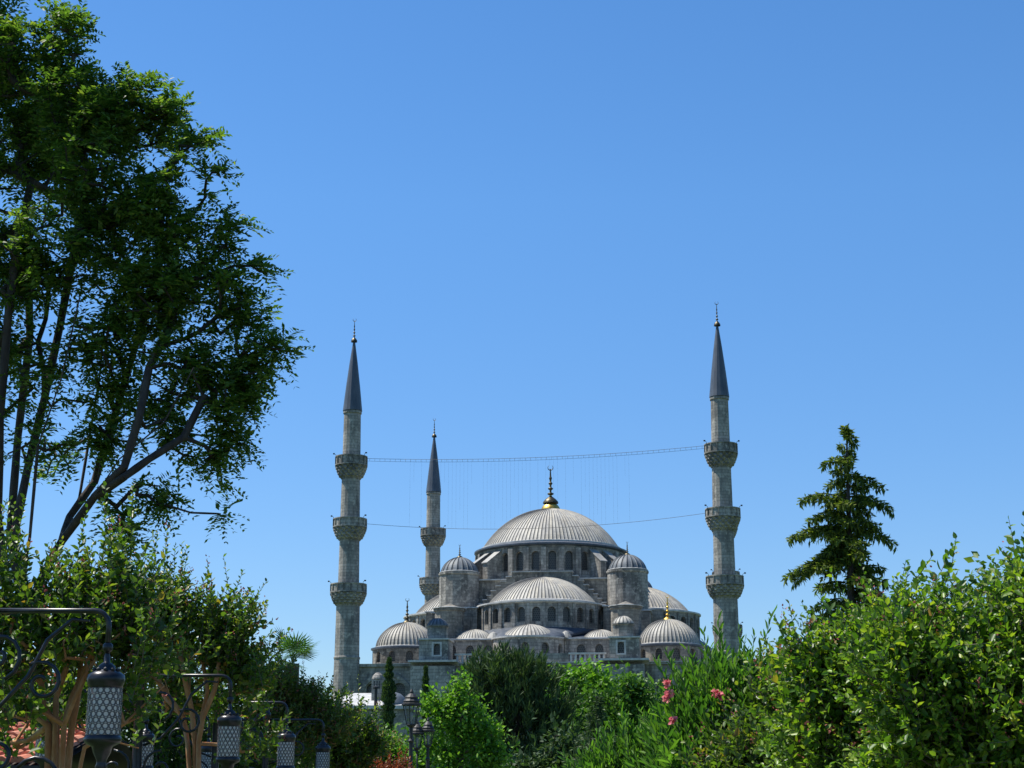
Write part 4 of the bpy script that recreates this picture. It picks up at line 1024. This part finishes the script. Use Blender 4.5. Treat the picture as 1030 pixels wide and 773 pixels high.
# ================================================================== KIOSK WITH TILED ROOF
def kiosk():
    Y0, Y1 = 17.5, 20.2; ea = at(0, 770, Y0); ri = at(0, 732, Y1); xr = at(48, 760, Y0).x; xl = xr - 5.0
    root = empty('kiosk', ((xl + xr) / 2, 18.5, 0), 0, 'low kiosk with a terracotta tiled roof in the bottom left corner', 'kiosk')
    ox, oy = (xl + xr) / 2, 18.5
    sl = Vector((0, Y1 - Y0, ri.z - ea.z)); ln = sl.length; sd_ = sl.normalized(); nn = Vector((0, -sd_.z, sd_.y))
    mb = MB(); nc = 26; rows = 8; wd = (xr - xl) / nc
    rg = random.Random(4)
    for c in range(nc):
        for r in range(rows):
            o0 = Vector((xl + (c + .5) * wd - ox, Y0 - oy, ea.z)) + sd_ * (ln * r / rows - .02); o1 = o0 + sd_ * (ln / rows + .05)
            lift = .012; jx = rg.uniform(-.006, .006); i = len(mb.v)
            for (o, h, rr) in ((o0, lift + .018, wd * .44), (o1, lift - .004, wd * .36)):
                for k in range(6):
                    a = PI * k / 5; mb.v.append(tuple(o + Vector((jx + rr * math.cos(a), 0, 0)) + nn * (h + rr * .8 * math.sin(a))))
            for k in range(5): mb.f.append((i + k, i + k + 1, i + 7 + k, i + 6 + k))
            mb.f.append(tuple(i + k for k in range(5, -1, -1)))
    rf = mb.build('roof_tiles', M['tile'], root)
    p = MB(); a = Vector((xl - ox, Y0 - oy, ea.z)); b = Vector((xr - ox, Y0 - oy, ea.z))
    p.poly([a, b, b + sl, a + sl]); q = Vector((0, 0, -.06)); p.poly([a + sl + q, b + sl + q, b + q, a + q]); p.poly([a + q, b + q, b, a])
    bk = Vector((0, 2.2, ea.z - ri.z)); p.poly([a + sl, b + sl, b + sl + bk, a + sl + bk]); p.build('roof_deck', M['dark_wood'], root)
    g = MB(); g.box(a.x - .05, b.x + .05, Y0 - oy - .1, Y0 - oy - .0, ea.z - .1, ea.z - .01); g.build('gutter', M['iron'], root)
    wl = MB(); wl.box(a.x + .2, b.x - .2, Y0 - oy + .35, Y1 - oy + 1.8, 0, ea.z - .03); w0 = wl.build('wall', M['plaster'], root)
    for x in (-1.6, 0, 1.6):
        wd_ = MB(); wd_.box(x - .4, x + .4, Y0 - oy + .31, Y0 - oy + .345, .9, 1.6); wd_.build('window', M['window'], w0)
kiosk()

# ================================================================== LAMP POSTS WITH HANGING LANTERNS
def spiral(c, r0, r1, a0, a1, n=18, plane_y=0):
    return [(c[0] + (r0 + (r1 - r0) * k / n) * math.cos(a0 + (a1 - a0) * k / n), plane_y, c[1] + (r0 + (r1 - r0) * k / n) * math.sin(a0 + (a1 - a0) * k / n)) for k in range(n + 1)]
HS, ZA = 0.815, 2.665
def lamp_post():
    root = empty('lamp_post')
    mb = MB(); mb.lathe([(.11, 0), (.11, .12), (.075, .18), (.075, .5), (.055, .56), (.05, 1.4), (.06, 1.42), (.06, 1.47), (.045, 1.5), (.043, ZA + .03), (.06, ZA + .05), (.06, ZA + .09), (.035, ZA + .12), (.05, ZA + .17), (.035, ZA + .22), (.008, ZA + .3)], (0, 0), 14)
    mb.build('post', M['iron'], root, smooth=True)
    for sg in (-1, 1):
        pts = [(sg * .03, 0, ZA), (sg * (HS - .09), 0, ZA)]
        for k in range(1, 7):
            a = PI / 2 * k / 6; pts.append((sg * (HS - .09 + .09 * math.sin(a)), 0, ZA - .09 + .09 * math.cos(a)))
        pts.append((sg * HS, 0, ZA - .25))
        mb = MB(); mb.tube(pts, .016, 8); mb.lathe([(.02, ZA - .24), (.03, ZA - .23), (.03, ZA - .2), (.02, ZA - .19)], (sg * HS, 0), 10); arm = mb.build('arm', M['iron'], root, smooth=True)
        for pts in (
            [(sg * .05, 0, ZA - .62), (sg * .2, 0, ZA - .56), (sg * .36, 0, ZA - .38), (sg * .46, 0, ZA - .17), (sg * .6, 0, ZA - .05), (sg * .7, 0, ZA - .06)],
            [(x if sg > 0 else -x, y, z) for x, y, z in spiral((.17, ZA - .26), .15, .03, -1.2, 7.2)],
            [(x if sg > 0 else -x, y, z) for x, y, z in spiral((.44, ZA - .42), .13, .025, 2.2, -5.5)],
            [(x if sg > 0 else -x, y, z) for x, y, z in spiral((.20, ZA - .82), .16, .03, 1.5, 9.0)],
            [(x if sg > 0 else -x, y, z) for x, y, z in spiral((.46, ZA - .98), .15, .025, 2.6, -4.6)],
            [(sg * .05, 0, ZA - 1.3), (sg * .25, 0, ZA - 1.2), (sg * .42, 0, ZA - 1.15), (sg * .58, 0, ZA - 1.05)],
        ):
            m2 = MB(); m2.tube(pts, [.013] * (len(pts) - 1) + [.009], 6); m2.build('scroll', M['iron'], arm, smooth=True)
    return root
ZC = ZA - .25         # hanging point
def lantern():
    root = empty('hanging_lantern')    # origin at its hook
    mb = MB(); mb.lathe([(.012, .0), (.018, -.02), (.018, -.05), (.035, -.06), (.05, -.075), (.05, -.095), (.08, -.105), (.106, -.125), (.111, -.15), (.106, -.175), (.1, -.185), (.1, -.2), (.0, -.2)], (0, 0), 24)
    cap = mb.build('cap', M['iron'], root, smooth=True)
    for k in range(10):
        a = k * PI / 5; m2 = MB(); m2.lathe([(.001, -.082), (.013, -.09), (.013, -.1), (.001, -.11)], (.07 * math.cos(a), .07 * math.sin(a)), 6); m2.build('bead', M['lamp_iron'], cap, smooth=True)
    top, bot = -.2, -.47; n = 16; r = .1; rows = 8; ch = (top - bot) / rows
    mb = MB(); mb.lathe([(.001, bot + .005), (.0955, bot + .005), (.0955, top - .005), (.001, top - .005)], (0, 0), 24); mb.build('glass_cylinder', M['frost'], root, smooth=False)
    mb = MB()
    for j in range(rows):
        zc = bot + (j + .5) * ch
        for k in range(n):
            ac = (k + (j % 2) * .5) * 2 * PI / n; hw = PI / n; i = len(mb.v); K = 12
            for q in range(K):
                t = 2 * PI * q / K; ct, st = math.cos(t), math.sin(t); m_ = max(abs(ct), abs(st))
                a = ac + hw * ct / m_; z = zc + ch / 2 * st / m_; mb.v.append((r * math.cos(a), r * math.sin(a), z))
            for q in range(K):
                t = 2 * PI * q / K; a = ac + hw * .70 * math.cos(t); z = zc + ch * .385 * math.sin(t); mb.v.append((r * math.cos(a), r * math.sin(a), z))
            for q in range(K):
                t = 2 * PI * q / K; a = ac + hw * .70 * math.cos(t); z = zc + ch * .385 * math.sin(t); mb.v.append(((r - .006) * math.cos(a), (r - .006) * math.sin(a), z))
            for q in range(K):
                q2 = (q + 1) % K; mb.f.append((i + q, i + q2, i + K + q2, i + K + q)); mb.f.append((i + K + q, i + K + q2, i + 2 * K + q2, i + 2 * K + q))
    mb.build('pierced_sleeve', M['lantern_sheet'], root)
    mb = MB(); mb.lathe([(.0, bot), (.1, bot), (.107, bot - .012), (.11, bot - .03), (.1, bot - .045), (.06, bot - .065), (.05, bot - .1), (.03, bot - .14), (.028, bot - .16), (.036, bot - .18), (.02, bot - .21), (.001, bot - .23)], (0, 0), 24)
    mb.build('base', M['iron'], root, smooth=True)
    return root
lp = lamp_post(); ln_ = lantern()
lamps = [(-35, 10.0, 'outermost scrolled iron lamp post at the left border, its long arm above the nearest lantern', None, 'nearest and largest pierced lantern, hanging from the long arm at the left'),
         (141, 15.5, 'iron scroll lamp post right of the nearest lantern, between two myrtle trunks', 'pierced lantern just behind the orange trunk beside the tiled roof', 'second largest pierced lantern, hanging before the forked orange trunk'),
         (219, 20.0, 'iron scroll lamp post behind the second largest lantern', 'small low lantern seen between the nearest and the second largest lanterns', 'pierced lantern just right of the second largest, third in size'),
         (269, 24.6, 'farthest iron scroll lamp post, half lost in the hedge', 'tiny lantern tucked behind the third lamp post', 'smallest clear lantern, at the bottom of the hedge right of the others')]
first = True
for px, Y, lb, l1, l2 in lamps:
    x = at(px, 700, Y).x
    p = lp if first else copy_tree(lp); p.location = (x, Y, 0); tag(p, lb, 'lamp post', 'scrolled lamp posts along the path')
    for sg, l in ((1, l2), (-1, l1)):
        if l is None: continue
        q = ln_ if first and sg == 1 else copy_tree(ln_); q.location = (x + sg * HS, Y, ZC); q.rotation_euler = (0, 0, Y * .7 + sg); tag(q, l, 'lantern', 'pierced lanterns hanging from the lamp posts')
    first = False

# ================================================================== CLASSIC STREET LAMPS
def lamp_head(parent, c, z, s=1.0):
    """tapered glazed head: base cup at z, crown on top"""
    mb = MB(); mb.lathe([(.03, z - .12), (.05, z - .08), (.04, z - .04), (.1 * s, z), (.12 * s, z + .03), (.115 * s, z + .05)], c, 12)
    h = mb.build('lamp_head', M['lamp_iron'], parent, smooth=False)
    g = MB(); g.lathe([(.115 * s, z + .05), (.20 * s, z + .5 * s)], c, 6); g.build('glass', M['glass'], h)
    mb = MB()
    for k in range(6):
        a = k * PI / 3; ca, sa = math.cos(a), math.sin(a); mb.tube([(c[0] + .12 * s * ca, c[1] + .12 * s * sa, z + .04), (c[0] + .207 * s * ca, c[1] + .207 * s * sa, z + .5 * s)], .012, 4)
    mb.build('glazing_bar', M['lamp_iron'], h)
    mb = MB(); zz = z + .5 * s
    mb.lathe([(.20 * s, zz - .01), (.25 * s, zz), (.25 * s, zz + .04), (.2 * s, zz + .06), (.21 * s, zz + .1), (.16 * s, zz + .16), (.17 * s, zz + .19), (.1 * s, zz + .26), (.05 * s, zz + .29), (.05 * s, zz + .33), (.012, zz + .4)], c, 12)
    mb.build('hood', M['lamp_iron'], h)
    b = MB(); b.lathe([(.03, z + .05), (.03, z + .15), (.055, z + .22), (.05, z + .3), (.001, z + .34)], c, 10); b.build('light_bulb', M['bulb'], h, smooth=True)
def street_lamp(px, Y, ytop, heads, s, label):
    g = G(px, Y); root = empty('street_lamp', g, R(20), label, 'street lamp', 'classic black street lamps left of the maple'); zt = at(px, ytop, Y).z - .9 * s
    mb = MB(); mb.lathe([(.16, 0), (.16, .3), (.12, .4), (.1, .9), (.07, 1.0), (.06, 1.9), (.08, 1.95), (.055, 2.0), (.05, zt - .4), (.075, zt - .35), (.045, zt - .3), (.04, zt - .1)], (0, 0), 12)
    mb.build('pole', M['lamp_iron'], root)
    for (hx, dz) in heads:
        lamp_head(root, (hx, 0), zt + dz, s)
        if hx:
            m2 = MB(); m2.tube([(0, 0, zt - .6), (hx * .5, 0, zt - .75), (hx * .95, 0, zt - .6 + dz * .5), (hx, 0, zt + dz - .1)], .025, 6); m2.build('bracket', M['lamp_iron'], root, smooth=True)
street_lamp(414, 42, 693, [(0, 0)], 1.0, 'single headed street lamp, nearer and taller of the two beside the maple')
street_lamp(431, 50, 724, [(0, 0), (-.33, -.08)], .85, 'lower street lamp with two heads, just right of the taller one')
def pole(px, Y, ytop):
    g = G(px, Y); z = at(px, ytop, Y).z; root = empty('park_pole', g, 0, 'plain dark pole with a small cap left of the slim cypress', 'pole')
    mb = MB(); mb.lathe([(.13, 0), (.13, .5), (.09, .6), (.075, z - .2), (.075, z - .1)], (0, 0), 10); mb.build('shaft', M['lamp_iron'], root)
    mb = MB(); mb.lathe([(.15, z - .12), (.15, z - .04), (.02, z)], (0, 0), 10); mb.build('cap', M['lamp_iron'], root)
pole(378, 80, 690)
